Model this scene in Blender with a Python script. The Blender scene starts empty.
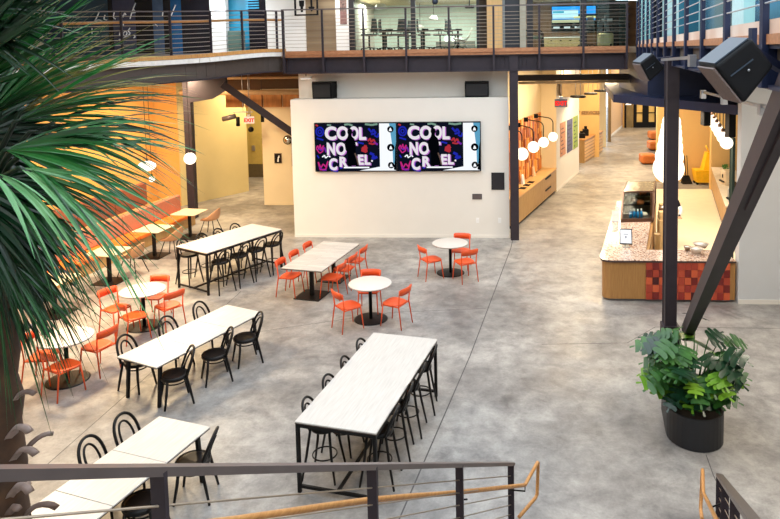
import bpy, math, random
from mathutils import Vector, Matrix, Quaternion
random.seed(7)
sc = bpy.context.scene
COL = sc.collection
PI = math.pi
V = Vector

# ------------------------------------------------------------------ camera (a shifted lens, slightly pitched down)
CX, CY, F, PIT, YAW, ROL, EYE = 440.0, 102.76, 668.8, .0782, .0719, -.0162, 5.775
def _rot():
    cy, sy = math.cos(YAW), math.sin(YAW); cp, sp = math.cos(PIT), math.sin(PIT); cr, sr = math.cos(ROL), math.sin(ROL)
    B = Matrix(((1,0,0),(0,0,-1),(0,1,0)))
    Ry = Matrix(((cy,0,sy),(0,1,0),(-sy,0,cy))); Rx = Matrix(((1,0,0),(0,cp,-sp),(0,sp,cp))); Rz = Matrix(((cr,-sr,0),(sr,cr,0),(0,0,1)))
    return Rz @ Rx @ Ry @ B
RM = _rot(); RT = RM.transposed()
def _ray(u, v): return RT @ V(((u-CX)/F, (v-CY)/F, 1.0))
def fl(u, v, z=0.0):            # point of the level z that the survey of the photograph gives
    r = _ray(u, v); return V((0,0,EYE)) + r*((z-EYE)/r.z)
def at(u, v, Y):                # point of the plane at depth Y
    r = _ray(u, v); return V((0,0,EYE)) + r*(Y/r.y)
cd = bpy.data.cameras.new('camera'); cam = bpy.data.objects.new('camera', cd); COL.objects.link(cam)
cd.sensor_fit = 'HORIZONTAL'; cd.sensor_width = 36.0; cd.lens = F*36/780
cd.shift_x = (390-CX)/780; cd.shift_y = (CY-259.5)/780
cd.clip_start = .05; cd.clip_end = 300
m4 = Matrix((RM[0], -RM[1], -RM[2])).transposed().to_4x4(); m4.translation = V((0,0,EYE)); cam.matrix_world = m4
sc.camera = cam

# ------------------------------------------------------------------ materials
MATS = {}
def srgb(c):
    return tuple((x/12.92 if x <= .04045 else ((x+.055)/1.055)**2.4) for x in (c[0]/255, c[1]/255, c[2]/255)) + (1.0,)
def mat(name, rgb, rough=.5, metal=0.0, var=.08, scale=8.0, bump=0.0, spec=.5, stretch=None, rgb2=None, coat=0, trans=0):
    if name in MATS: return MATS[name]
    m = bpy.data.materials.new(name); m.use_nodes = True; n = m.node_tree.nodes; l = m.node_tree.links
    b = n['Principled BSDF']; c = srgb(rgb)
    tc = n.new('ShaderNodeTexCoord'); mp = n.new('ShaderNodeMapping'); l.new(tc.outputs['Object'], mp.inputs['Vector'])
    if stretch: mp.inputs['Scale'].default_value = stretch
    no = n.new('ShaderNodeTexNoise'); no.inputs['Scale'].default_value = scale; no.inputs['Detail'].default_value = 4
    l.new(mp.outputs['Vector'], no.inputs['Vector'])
    cr = n.new('ShaderNodeValToRGB'); l.new(no.outputs['Fac'], cr.inputs['Fac'])
    e = cr.color_ramp.elements; e[0].position = .3; e[1].position = .7
    if rgb2: e[0].color = c; e[1].color = srgb(rgb2)
    else:
        e[0].color = tuple(x*(1-var) for x in c[:3])+(1,); e[1].color = tuple(min(1, x*(1+var)) for x in c[:3])+(1,)
    l.new(cr.outputs['Color'], b.inputs['Base Color'])
    b.inputs['Roughness'].default_value = rough; b.inputs['Metallic'].default_value = metal
    b.inputs['Specular IOR Level'].default_value = spec
    if coat: b.inputs['Coat Weight'].default_value = coat
    if trans: b.inputs['Transmission Weight'].default_value = trans
    if bump:
        bp = n.new('ShaderNodeBump'); bp.inputs['Strength'].default_value = bump; bp.inputs['Distance'].default_value = .01
        l.new(no.outputs['Fac'], bp.inputs['Height']); l.new(bp.outputs['Normal'], b.inputs['Normal'])
    MATS[name] = m; return m
def emat(name, rgb, strength):
    if name in MATS: return MATS[name]
    m = bpy.data.materials.new(name); m.use_nodes = True; n = m.node_tree.nodes
    n.remove(n['Principled BSDF']); e = n.new('ShaderNodeEmission'); e.inputs['Color'].default_value = srgb(rgb); e.inputs['Strength'].default_value = strength
    m.node_tree.links.new(e.outputs[0], n['Material Output'].inputs[0]); MATS[name] = m; return m
def glassmat(name, rgb, alpha=.12, rough=.02, ior=1.45):
    m = bpy.data.materials.new(name); m.use_nodes = True; n = m.node_tree.nodes; l = m.node_tree.links
    n.remove(n['Principled BSDF'])
    t = n.new('ShaderNodeBsdfTransparent'); t.inputs[0].default_value = srgb(rgb)
    g = n.new('ShaderNodeBsdfGlossy'); g.inputs['Roughness'].default_value = rough
    fr = n.new('ShaderNodeFresnel'); fr.inputs['IOR'].default_value = ior
    mx = n.new('ShaderNodeMixShader'); l.new(fr.outputs[0], mx.inputs[0]); l.new(t.outputs[0], mx.inputs[1]); l.new(g.outputs[0], mx.inputs[2])
    l.new(mx.outputs[0], n['Material Output'].inputs[0]); MATS[name] = m; return m

def concrete():
    m = bpy.data.materials.new('polished_concrete'); m.use_nodes = True; n = m.node_tree.nodes; l = m.node_tree.links; b = n['Principled BSDF']
    tc = n.new('ShaderNodeTexCoord')
    def noise(s, d, rgh=.55, dist=0):
        a = n.new('ShaderNodeTexNoise'); a.inputs['Scale'].default_value = s; a.inputs['Detail'].default_value = d
        a.inputs['Roughness'].default_value = rgh; a.inputs['Distortion'].default_value = dist; l.new(tc.outputs['Object'], a.inputs['Vector']); return a
    def ramp(src, p0, p1, c0, c1):
        r = n.new('ShaderNodeValToRGB'); r.color_ramp.elements[0].position = p0; r.color_ramp.elements[1].position = p1
        r.color_ramp.elements[0].color = c0; r.color_ramp.elements[1].color = c1; l.new(src, r.inputs['Fac']); return r
    def mixc(kind, fac, a, bb):
        x = n.new('ShaderNodeMix'); x.data_type = 'RGBA'; x.blend_type = kind; x.inputs[0].default_value = fac
        l.new(a, x.inputs[6]); l.new(bb, x.inputs[7]); return x.outputs[2]
    a = ramp(noise(.38, 10, .66, .15).outputs['Fac'], .34, .66, srgb((132,128,126)), srgb((204,200,194)))
    c = ramp(noise(2.6, 9, .72, .25).outputs['Fac'], .3, .7, srgb((140,138,140)), srgb((255,254,252)))
    d = ramp(noise(28, 4, .6).outputs['Fac'], .3, .72, srgb((228,228,228)), srgb((255,255,255)))
    x = mixc('MULTIPLY', .8, a.outputs['Color'], c.outputs['Color']); x = mixc('MULTIPLY', .7, x, d.outputs['Color'])
    # broad dark stains with a shape of their own
    st = ramp(noise(.75, 8, .6, .5).outputs['Fac'], .60, .74, srgb((255,255,255)), srgb((150,146,148)))
    x = mixc('MULTIPLY', .9, x, st.outputs['Color'])
    l.new(x, b.inputs['Base Color'])
    rr = ramp(noise(1.1, 6).outputs['Fac'], .3, .7, (.30,)*3+(1,), (.52,)*3+(1,)); l.new(rr.outputs['Color'], b.inputs['Roughness'])
    b.inputs['Specular IOR Level'].default_value = .45
    return m
CONCRETE = concrete()

def planks(name, c1, c2, gap, w, ln, rot=0, rough=.45):
    m = bpy.data.materials.new(name); m.use_nodes = True; n = m.node_tree.nodes; l = m.node_tree.links; b = n['Principled BSDF']
    tc = n.new('ShaderNodeTexCoord'); mp = n.new('ShaderNodeMapping'); mp.inputs['Rotation'].default_value = (0, 0, rot); l.new(tc.outputs['Object'], mp.inputs['Vector'])
    br = n.new('ShaderNodeTexBrick'); br.inputs['Scale'].default_value = 1; br.inputs['Brick Width'].default_value = ln; br.inputs['Row Height'].default_value = w
    br.inputs['Mortar Size'].default_value = .0025; br.inputs['Color1'].default_value = srgb(c1); br.inputs['Color2'].default_value = srgb(c2); br.inputs['Mortar'].default_value = srgb(gap)
    br.offset = .37; l.new(mp.outputs['Vector'], br.inputs['Vector'])
    no = n.new('ShaderNodeTexNoise'); no.inputs['Scale'].default_value = 3; no.inputs['Detail'].default_value = 6
    mp2 = n.new('ShaderNodeMapping'); mp2.inputs['Rotation'].default_value = (0, 0, rot); mp2.inputs['Scale'].default_value = (1, 14, 1); l.new(tc.outputs['Object'], mp2.inputs['Vector']); l.new(mp2.outputs['Vector'], no.inputs['Vector'])
    r = n.new('ShaderNodeValToRGB'); r.color_ramp.elements[0].color = srgb((222,220,217)); r.color_ramp.elements[1].color = (1,1,1,1); r.color_ramp.elements[0].position = .3; r.color_ramp.elements[1].position = .65
    l.new(no.outputs['Fac'], r.inputs['Fac'])
    x = n.new('ShaderNodeMix'); x.data_type = 'RGBA'; x.blend_type = 'MULTIPLY'; x.inputs[0].default_value = .8
    l.new(br.outputs['Color'], x.inputs[6]); l.new(r.outputs['Color'], x.inputs[7]); l.new(x.outputs[2], b.inputs['Base Color']); b.inputs['Roughness'].default_value = rough
    MATS[name] = m; return m

WHITE = mat('white_paint', (228,223,214), .6, var=.015, scale=2, bump=.03)
CREAM = mat('cream_paint', (226,208,170), .6, var=.02, scale=2)
YELLOW = mat('yellow_paint', (208,190,136), .6, var=.03, scale=1.5)
ORANGEWALL = mat('amber_paint', (232,172,92), .6, var=.04, scale=2)
TAN = mat('tan_paint', (216,176,112), .6, var=.03, scale=2)
GREYWALL = mat('pale_grey_paint', (206,208,210), .6, var=.02, scale=2)
STEEL = mat('dark_bronze_steel', (54,47,53), .5, .1, var=.1, scale=6, spec=.3)
NAVY = mat('navy_steel', (34,43,70), .5, .05, var=.12, scale=3, spec=.3)
BLACK = mat('black_metal', (14,13,14), .5, 0, var=.1, spec=.25)
BENT = mat('black_beech', (14,12,12), .45, 0, var=.15, scale=20, spec=.3)
BENTSEAT = mat('black_seat', (24,19,17), .4, 0, var=.2, scale=14, spec=.35)
ORANGE = mat('orange_powder_coat', (226,82,30), .45, 0, var=.05, scale=10)
TOPW = planks('white_laminate_boards', (206,199,191), (190,183,176), (146,138,132), .125, 6.0)
TOPS = mat('white_laminate_grain', (206,200,193), .4, rgb2=(190,184,177), scale=3, stretch=(14,1,1))
TOPE = mat('dark_table_edge', (70,56,48), .5)
ROUNDW = mat('round_white_laminate', (208,201,193), .42, var=.02, scale=5, stretch=(1,12,1))
WOOD = mat('oak', (204,150,84), .5, rgb2=(176,120,62), scale=3, stretch=(18,2,2))
WOODX = mat('oak_edge', (190,132,90), .55, rgb2=(156,102,66), scale=2.5, stretch=(3,14,14))
OAKV = mat('oak_upright', (188,152,96), .5, rgb2=(164,124,72), scale=3, stretch=(16,16,1.2))
HAND = mat('handrail_oak', (206,150,88), .42, rgb2=(180,122,64), scale=4, stretch=(14,2,14))
BLK = mat('speaker_black', (10,10,12), .6, var=.2, scale=40, spec=.2)
SPKD = mat('speaker_blue_black', (10,11,15), .55, var=.15, scale=30, spec=.22)
SILV = mat('brushed_steel', (186,188,192), .35, .85, var=.08, scale=12)
CABLE = mat('cable_steel', (172,156,138), .4, .6, var=.05)
GREYT = mat('toprail_grey', (104,94,92), .4, .35, var=.08, scale=5)
ORSOFA = mat('orange_vinyl', (224,112,30), .6, var=.08, scale=6)
TERRA = mat('terracotta_fabric', (172,112,86), .85, var=.12, scale=30, bump=.1)
TANSH = mat('tan_shell', (186,134,92), .6, var=.06)
GLASS = glassmat('clear_glass', (236,246,243))
GLASSC = glassmat('case_glass', (244,248,246), ior=1.12)
GLASSB = glassmat('blue_tint_glass', (150,190,205))
GLASSD = glassmat('dark_tint_glass', (70,78,96))
GLOBE = emat('opal_globe', (255,238,214), 2.1)
LAMPW = emat('lamp_panel', (255,250,240), 4.0)

# ------------------------------------------------------------------ mesh building
class MB:
    def __init__(s): s.v = []; s.f = []; s.sm = []
    def add(s, vs, fs, smooth=False):
        o = len(s.v); s.v += [V(a) for a in vs]; s.f += [tuple(i+o for i in f) for f in fs]; s.sm += [smooth]*len(fs); return s
    def hexa(s, c):
        return s.add(c, [(0,3,2,1),(4,5,6,7),(0,1,5,4),(1,2,6,5),(2,3,7,6),(3,0,4,7)])
    def box(s, a, b):
        x0,y0,z0 = a; x1,y1,z1 = b
        return s.hexa([(x0,y0,z0),(x1,y0,z0),(x1,y1,z0),(x0,y1,z0),(x0,y0,z1),(x1,y0,z1),(x1,y1,z1),(x0,y1,z1)])
    def rbox(s, a, b, r=.01, seg=2):          # box with rounded vertical edges and softened rims
        x0,y0,z0 = a; x1,y1,z1 = b
        def ring(z, ins):
            out = []
            for cx, cy, a0 in ((x1-r, y1-r, 0), (x0+r, y1-r, 90), (x0+r, y0+r, 180), (x1-r, y0+r, 270)):
                for k in range(seg+1):
                    t = math.radians(a0+90*k/seg); out.append((cx+(r-ins)*math.cos(t), cy+(r-ins)*math.sin(t), z))
            return out
        e = min(r*.6, (z1-z0)*.3); rs = [ring(z0, e), ring(z0+e, 0), ring(z1-e, 0), ring(z1, e)]
        n = len(rs[0]); vs = sum(rs, []); fs = [tuple(range(n-1,-1,-1)), tuple(range(3*n, 4*n))]
        for q in range(3):
            for k in range(n): fs.append((q*n+k, q*n+(k+1)%n, (q+1)*n+(k+1)%n, (q+1)*n+k))
        return s.add(vs, fs)
    def bar(s, p, q, w, h, up=(0,0,1)):       # rectangular bar from p to q
        p, q = V(p), V(q); d = (q-p).normalized(); u = V(up); x = d.cross(u)
        if x.length < 1e-4: x = d.cross(V((1,0,0)))
        x.normalize(); y = x.cross(d).normalized(); x = x*w/2; y = y*h/2
        return s.hexa([p-x-y, p+x-y, p+x+y, p-x+y, q-x-y, q+x-y, q+x+y, q-x+y][0:8])
    def tube(s, pts, r, n=8, closed=False, cap=True):
        pts = [V(p) for p in pts]; m = len(pts); rs = r if isinstance(r, (list, tuple)) else [r]*m
        tg = []
        for i in range(m):
            a = pts[(i-1) % m] if (closed or i > 0) else pts[i]; b = pts[(i+1) % m] if (closed or i < m-1) else pts[i]
            tg.append((b-a).normalized())
        up = V((0,0,1)) if abs(tg[0].z) < .9 else V((1,0,0)); x = tg[0].cross(up).normalized(); vs = []
        for i in range(m):
            x = (x - tg[i]*x.dot(tg[i]))
            if x.length < 1e-5: x = tg[i].orthogonal()
            x.normalize(); y = tg[i].cross(x)
            for k in range(n):
                t = 2*PI*k/n; vs.append(pts[i] + (x*math.cos(t)+y*math.sin(t))*rs[i])
        fs = []
        for i in range(m if closed else m-1):
            j = (i+1) % m
            for k in range(n): fs.append((i*n+k, i*n+(k+1)%n, j*n+(k+1)%n, j*n+k))
        s.add(vs, fs, True)
        if cap and not closed:
            o = len(s.v)-m*n; s.f += [tuple(o+k for k in range(n-1,-1,-1)), tuple(o+(m-1)*n+k for k in range(n))]; s.sm += [False, False]
        return s
    def lathe(s, prof, c=(0,0,0), n=24, sx=1, sy=1):
        c = V(c); vs = []; fs = []
        for r, z in prof:
            for k in range(n):
                t = 2*PI*k/n; vs.append(c+V((r*sx*math.cos(t), r*sy*math.sin(t), z)))
        for i in range(len(prof)-1):
            for k in range(n): fs.append((i*n+k, i*n+(k+1)%n, (i+1)*n+(k+1)%n, (i+1)*n+k))
        s.add(vs, fs, True); o = len(s.v)-len(vs)
        if prof[0][0] > 1e-5: s.f.append(tuple(o+k for k in range(n-1,-1,-1))); s.sm.append(False)
        if prof[-1][0] > 1e-5: s.f.append(tuple(o+(len(prof)-1)*n+k for k in range(n))); s.sm.append(False)
        return s
    def cyl(s, p, q, r, n=12): return s.tube([p, q], r, n)
    def ball(s, c, r, n=14, m=9, sz=1):
        return s.lathe([(max(1e-6, r*math.sin(PI*i/m)), -r*sz*math.cos(PI*i/m)) for i in range(m+1)], c, n)
    def prism(s, pts, z0, z1):
        n = len(pts); vs = [(p[0],p[1],z0) for p in pts]+[(p[0],p[1],z1) for p in pts]
        fs = [tuple(range(n-1,-1,-1)), tuple(range(n,2*n))]+[(k,(k+1)%n,n+(k+1)%n,n+k) for k in range(n)]
        return s.add(vs, fs)
    def slab(s, pts, d):                       # polygon pts (3D) thickened by the vector d
        n = len(pts); d = V(d); vs = [V(p) for p in pts]+[V(p)+d for p in pts]
        fs = [tuple(range(n-1,-1,-1)), tuple(range(n,2*n))]+[(k,(k+1)%n,n+(k+1)%n,n+k) for k in range(n)]
        return s.add(vs, fs)
    def move(s, M):
        s.v = [M @ a for a in s.v]; return s
    def build(s, name, material, parent=None, base=None):
        off = V((0,0,0))
        if base is not None: off = V(base)
        elif parent is not None:
            p = parent
            while p is not None: off = off + p.location; p = p.parent
        me = bpy.data.meshes.new(name); me.from_pydata([tuple(a-off) for a in s.v], [], s.f)
        me.polygons.foreach_set('use_smooth', s.sm); me.materials.append(material)
        import bmesh
        bm = bmesh.new(); bm.from_mesh(me); bmesh.ops.recalc_face_normals(bm, faces=bm.faces); bm.to_mesh(me); bm.free()
        o = bpy.data.objects.new(name, me); COL.objects.link(o)
        if base is not None: o.location = off
        if parent is not None: o.parent = parent
        return o
def thing(name, label, cat, loc=(0,0,0), group=None):
    o = bpy.data.objects.new(name, None); COL.objects.link(o); o.location = loc; o.empty_display_size = .2
    o['label'] = label; o['category'] = cat
    if group: o['group'] = group
    return o
def tag(o, label, cat, group=None):
    o['label'] = label; o['category'] = cat
    if group: o['group'] = group
    return o
def struct(o): o['kind'] = 'structure'; return o
def lab(o, label): o['label'] = label; return o
def dup(root, loc, rz, label, group=None):
    r = root.copy(); COL.objects.link(r); r.location = loc; r.rotation_euler = (0,0,rz); r['label'] = label
    if group: r['group'] = group
    for ch in list(root.children):
        c = ch.copy(); COL.objects.link(c); c.parent = r
        for g in list(ch.children):
            d = g.copy(); COL.objects.link(d); d.parent = c
    return r
class Proto:                                  # the first placing moves the model itself, later ones copy it
    def __init__(s, root): s.root = root; s.used = False
    def place(s, loc, rz, label, group=None, k=1.0):
        r = s._place(loc, rz, label, group); r.scale = (k,k,k); return r
    def _place(s, loc, rz, label, group=None):
        if not s.used:
            s.used = True; r = s.root; r.location = loc; r.rotation_euler = (0,0,rz); r['label'] = label
            if group: r['group'] = group
            return r
        return dup(s.root, loc, rz, label, group)
def arc(c, r, a0, a1, n, plane='xy'):
    out = []
    for k in range(n+1):
        t = math.radians(a0+(a1-a0)*k/n)
        a, b = r*math.cos(t), r*math.sin(t)
        out.append(V(c)+(V((a,b,0)) if plane == 'xy' else V((a,0,b)) if plane == 'xz' else V((0,a,b))))
    return out
def text_mb(s, size, M, depth=.004, bold=0.0, spacing=1.0):
    cu = bpy.data.curves.new('lettering', 'FONT'); cu.body = s; cu.size = size; cu.extrude = depth/2; cu.offset = bold; cu.align_x = 'CENTER'; cu.space_character = spacing; cu.resolution_u = 4
    o = bpy.data.objects.new('lettering', cu); COL.objects.link(o)
    bpy.context.view_layer.update()
    me = o.evaluated_get(bpy.context.evaluated_depsgraph_get()).to_mesh()
    mb = MB(); mb.add([M @ a.co for a in me.vertices], [tuple(p.vertices) for p in me.polygons])
    bpy.data.objects.remove(o); bpy.data.curves.remove(cu)
    return mb
def facing(origin, xdir=(1,0,0), up=(0,0,1)):   # text plane: x along xdir, y along up
    x = V(xdir).normalized(); y = V(up).normalized(); z = x.cross(y)
    M = Matrix((x, y, z)).transposed().to_4x4(); M.translation = V(origin); return M
# ------------------------------------------------------------------ the setting
def sbox(name, a, b, m, parent=None): return struct(MB().box(a, b).build(name, m, parent, base=None if parent else tuple(a)))
floor = struct(MB().box((-20,-2,-.12), (24,66,0)).build('floor', CONCRETE))
JOINT = mat('floor_joint', (86,82,82), .8)
def joint(pts, w=.014):
    mb = MB()
    for a, b in zip(pts, pts[1:]): mb.bar((a[0],a[1],.0006), (b[0],b[1],.0006), w, .0012)
    o = mb.build('floor_joint', JOINT, floor); o['kind'] = 'structure'
joint([(-1.3,6.0),(-1.15,7.79),(-.39,12.25),(.62,19.19),(.7,20.0)], .02)
joint([(-6.4,5),(-6.3,8.64),(-6.2,10.88),(-6.05,15.5)], .012)
joint([(1.0,12.8),(2.67,12.92),(3.4,13.7),(9,13.73)], .012)
joint([(3.03,9.3),(2.98,8.84),(2.9,6.5)], .012)
joint([(-7.4,12.1),(-2.2,14.3),(-.1,14.6)], .008)
CAFEFL = mat('cafe_floor_cream', (238,222,196), .4, var=.03, scale=3)  # paler cream sheet over the staff-side floor
cf = [(3.3,15.5), (4.6,18.4), fl(655,189), fl(711,189), fl(722.3,226), (6.1,15.5)]
struct(MB().prism([(p[0],p[1]) for p in cf], .0, .004).build('floor.001', CAFEFL))

# screen wall
struct(MB().box((-6.1,20.25,0), (.62,20.9,4.33)).build('wall_back', WHITE))
xl = at(298.7,85,20.9).x
struct(MB().box((xl,20.9,0), (.62,21.15,5.62)).build('wall_back.001', WHITE))
struct(MB().box((-6.1,20.235,0), (.62,20.25,.085)).build('baseboard_back', WHITE))

# upper floor slabs
lbp = [(-6.30,20.45,5.84),(-6.9,20.05,5.84),(-7.35,19.2,5.80),(-7.85,18.0,5.73),(-8.55,17.0,5.68),(-9.35,16.0,5.64),(-10.2,14.8,5.57),(-11.3,13.2,5.5),(-12.6,11.2,5.45)]
up = MB().box((-6.3,20.12,5.62), (4.2,34,5.8))
up.box((-16,20.5,5.60), (-6.3,34,5.8)); up.box((4.2,20.12,5.62), (22,64,5.8))
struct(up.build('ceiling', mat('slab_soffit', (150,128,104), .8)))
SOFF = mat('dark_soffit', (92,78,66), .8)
ll = MB()
for (x0,y0,z0),(x1,y1,z1) in zip(lbp, lbp[1:]):
    ll.hexa([(x0,y0,z0-.22),(-16,y0,z0-.22),(-16,y1,z1-.22),(x1,y1,z1-.22),(x0,y0,z0-.04),(-16,y0,z0-.04),(-16,y1,z1-.04),(x1,y1,z1-.04)])
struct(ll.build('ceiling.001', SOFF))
RBX = lambda Y: 2.9+.161*(Y-10.8)
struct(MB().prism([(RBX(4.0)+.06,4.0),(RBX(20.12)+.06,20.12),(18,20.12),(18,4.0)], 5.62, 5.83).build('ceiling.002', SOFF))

# dark duct and conduit under the slab before the right corridor
xa, xb = at(518,78,21.4).x, at(634,78,21.4).x
struct(MB().box((xa,21.3,at(560,80.5,21.4).z),(xb,21.6,at(560,74.5,21.4).z)).build('beam_duct', mat('dark_duct',(48,36,30),.6)))
struct(MB().cyl((xa,21.2,at(560,82.5,21.2).z),(xb,21.2,at(560,82.0,21.2).z),.045,10).build('trim_20', mat('conduit_beige',(196,164,122),.5)))
# outer walls of the hall, unseen, added to keep out low sky light
struct(MB().box((-16.2,-2,0),(-16,34,9.2)).build('wall_west', CREAM)); struct(MB().box((-16,-2.2,0),(18,-2,9.2)).build('wall_south', WHITE)); struct(MB().box((18,-2,0),(18.2,34,9.2)).build('wall_east', CREAM))
# unseen roof with a long middle skylight, added to shade the hall's sides
struct(MB().box((-16.2,-2.2,9.2),(-5.5,34,9.4)).box((6.5,-2.2,9.2),(18.2,34,9.4)).box((-5.5,20.5,9.2),(6.5,34,9.4)).build('ceiling_shade_roof', WHITE))
# left side walls
L0, L1 = fl(182,206), fl(249,191)
def wallseg(name, p, q, z0, z1, m, t=.15, side=1):
    p = V((p[0],p[1],0)); q = V((q[0],q[1],0)); d = (q-p).normalized(); n = V((-d.y,d.x,0))*t*side
    return struct(MB().prism([(a.x,a.y) for a in (p,q,q+n,p+n)], z0, z1).build(name, m))
wallseg('wall_left', (L0.x,L0.y), (L1.x,L1.y), 0, 5.6, YELLOW)
wallseg('wall_left.001', (-13.4,10.0), (-12.65,24.4), 0, 5.5, ORANGEWALL)
struct(MB().box((-16,24.45,0), (L0.x-.01,24.6,5.6)).build('wall_left.002', ORANGEWALL))
R0 = fl(264.5,205)
struct(MB().box((R0.x,R0.y,0), (-5.6,R0.y+.2,4.42)).build('wall_left.003', CREAM))
FY = fl(256,177).y
struct(MB().box((-13,FY,0), (-5,FY+.2,5.6)).build('wall_left.004', mat('olive_paint', (190,168,92), .6, var=.03)))
struct(MB().box((-11.2,FY-.03,0), (-7.5,FY,.62)).build('baseboard_left', mat('dark_base', (92,80,54), .6)))
struct(MB().box((R0.x,R0.y-.012,0), (-6.1,R0.y,.09)).build('baseboard_left.001', CREAM))
# corridor ceiling panels above the left walls
PAN = mat('acoustic_panel', (196,140,84), .8, rgb2=(164,112,66), scale=2, stretch=(5,1,1))
pn = MB()
for k in range(4):
    x0 = at(226+k*19,100,R0.y-.1).x; x1 = at(226+k*19+17.5,100,R0.y-.1).x
    pn.box((x0,R0.y-.14,at(250,107,R0.y).z), (x1,R0.y-.04,at(250,94,R0.y).z))
struct(pn.build('trim_1', PAN))
struct(MB().box((-11.5,R0.y+.3,4.3), (-5.6,R0.y+.5,5.6)).build('wall_left.005', mat('dark_brown_bulkhead', (84,62,44), .8)))

# right corridor
C0, C1 = fl(518,227), fl(556.5,192); W1 = fl(579,172.3)
cdn = (C1-C0).normalized(); cnn = V((-cdn.y, cdn.x, 0))           # along the cabinets, and to their back
K0 = C0 - cdn*.28
wallseg('wall_corridor', K0+cnn*.62, C1+cnn*.62, 0, 5.6, CREAM)
struct(MB().prism([(a.x,a.y) for a in (C1, C1+cdn*.12, C1+cdn*.12+cnn*.7, C1+cnn*.7)], 0, 5.6).build('wall_corridor.001', CREAM))
wallseg('wall_corridor.002', C1, W1, 0, 5.6, WHITE, .2)
wallseg('baseboard_corridor', C1-cnn*.015, W1-cnn*.015, 0, .1, WHITE, .015)
RY = fl(590,157).y
struct(MB().box((at(570,150,RY).x,RY,0), (at(599.3,150,RY).x,RY+.2,5.6)).build('wall_reception', TAN))
Q = fl(603,147); struct(MB().box((at(599.3,150,Q.y).x,Q.y,0), (at(606,150,Q.y).x,Q.y+.5,5.6)).build('wall_reception.001', CREAM))
Q = fl(607.5,142); struct(MB().box((at(608.2,142,Q.y).x,Q.y,0), (at(611,142,Q.y).x,Q.y+.3,5.6)).build('trim_2', mat('bronze_trim', (120,96,60), .5)))
wallseg('wall_far', fl(611,136.5), fl(624,125.2), 0, 5.6, mat('pink_beige_paint', (206,170,128), .6), .2)
wallseg('baseboard_far', fl(611.2,136.7), fl(624.1,125.4), 0, .15, WHITE, .02)
DY = fl(645,127.5).y
struct(MB().box((at(623,120,DY).x,DY+.05,0), (at(690,120,DY).x,DY+.25,5.6)).build('wall_far.001', TAN))
# cafe walls
BY = fl(690,181.5).y
struct(MB().box((at(657,150,BY).x,BY,0), (at(716,150,BY).x,BY+.2,5.6)).build('wall_cafe', TAN))
PY = 27.3
struct(MB().box((at(711.3,150,PY).x,PY,0), (at(745,150,PY).x,PY+.2,5.6)).build('wall_cafe.001', TAN))
struct(MB().box((5.545,15.03,0), (13,15.25,5.6)).build('wall_right', GREYWALL))
struct(MB().box((5.545,15.015,0), (13,15.03,.1)).build('baseboard_right', WHITE))
struct(MB().box((13,1,0), (13.2,15.1,5.6)).build('wall_right.001', GREYWALL))
# cafe soffit
A, B_ = at(613.5,93,19.3), at(737,106.5,15.4); A2 = at(603.5,81.5,26.2)
zc = 4.44
can = [(A.x,A.y),(B_.x,B_.y),(B_.x+4,B_.y+.2),(B_.x+5,24),(A2.x+1,A2.y+.5),(A2.x,A2.y)]
cano = struct(MB().prism(can, zc-.22, zc).build('ceiling.003', NAVY))
bx0, bx1 = at(632,80,21), at(647.5,90,18.6)
struct(MB().prism([(bx1.x,bx1.y),(bx1.x+4.5,bx1.y-1.2),(bx1.x+5,23),(bx0.x,bx0.y+2)], zc+.002, 5.6).build('wall_cafe.002', NAVY))

# steel columns and braces
def column(p, z0, z1, w=.2, d=.2, name='column'):
    mb = MB(); t = .022; x, y = p
    mb.box((x-w/2,y-d/2,z0), (x+w/2,y-d/2+t,z1)); mb.box((x-w/2,y+d/2-t,z0), (x+w/2,y+d/2,z1)); mb.box((x-w/2+.012,y-d/2+t,z0), (x-w/2+.03,y+d/2-t,z1)); mb.box((x+w/2-.03,y-d/2+t,z0), (x+w/2-.012,y+d/2-t,z1))
    return struct(mb.build(name, STEEL, base=(x,y,z0)))
column((.772,20.1), 0, 5.64, .25, .24)
cR = at(668.6,380,10.95); column((cR.x,10.95), 0, 5.62, .185, .2)
cl_ = fl(193.5,218); column((cl_.x,cl_.y), 0, 5.45, .26, .26)
# gusset box and brace at the foot of the right column
g = MB(); z1 = at(668,326,10.85).z; z0 = at(668,346,10.85).z
g.box((cR.x-.12,10.82,z0), (cR.x+.14,11.06,z1)); struct(g.build('trim_3', STEEL, base=(cR.x,10.95,z0)))
b0 = at(686.5,333,10.75); b1 = at(776.5,124,4.9); b0, b1 = b0-(b1-b0)*.01, b0+(b1-b0)*1.16
struct(MB().bar(b0, b1, .135, .22).build('beam_brace', STEEL, base=tuple(b0)))
struct(MB().bar(b0+(b1-b0)*.70, b0+(b1-b0)*1.0, .27, .05, up=(1,0,0)).build('beam_brace.001', STEEL, base=tuple(b0+(b1-b0)*.8)))
b0 = at(222,84,21.6); b1 = at(299,137,22.6)
struct(MB().bar(b0, b1, .2, .24).build('beam_brace.002', STEEL, base=tuple(b0)))
struct(MB().slab([at(188,80,21.6),at(226,76,21.6),at(226,90,21.6),at(212,99,21.6),at(188,103,21.6)], (0,.12,0)).build('beam_brace.003', STEEL))

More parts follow.
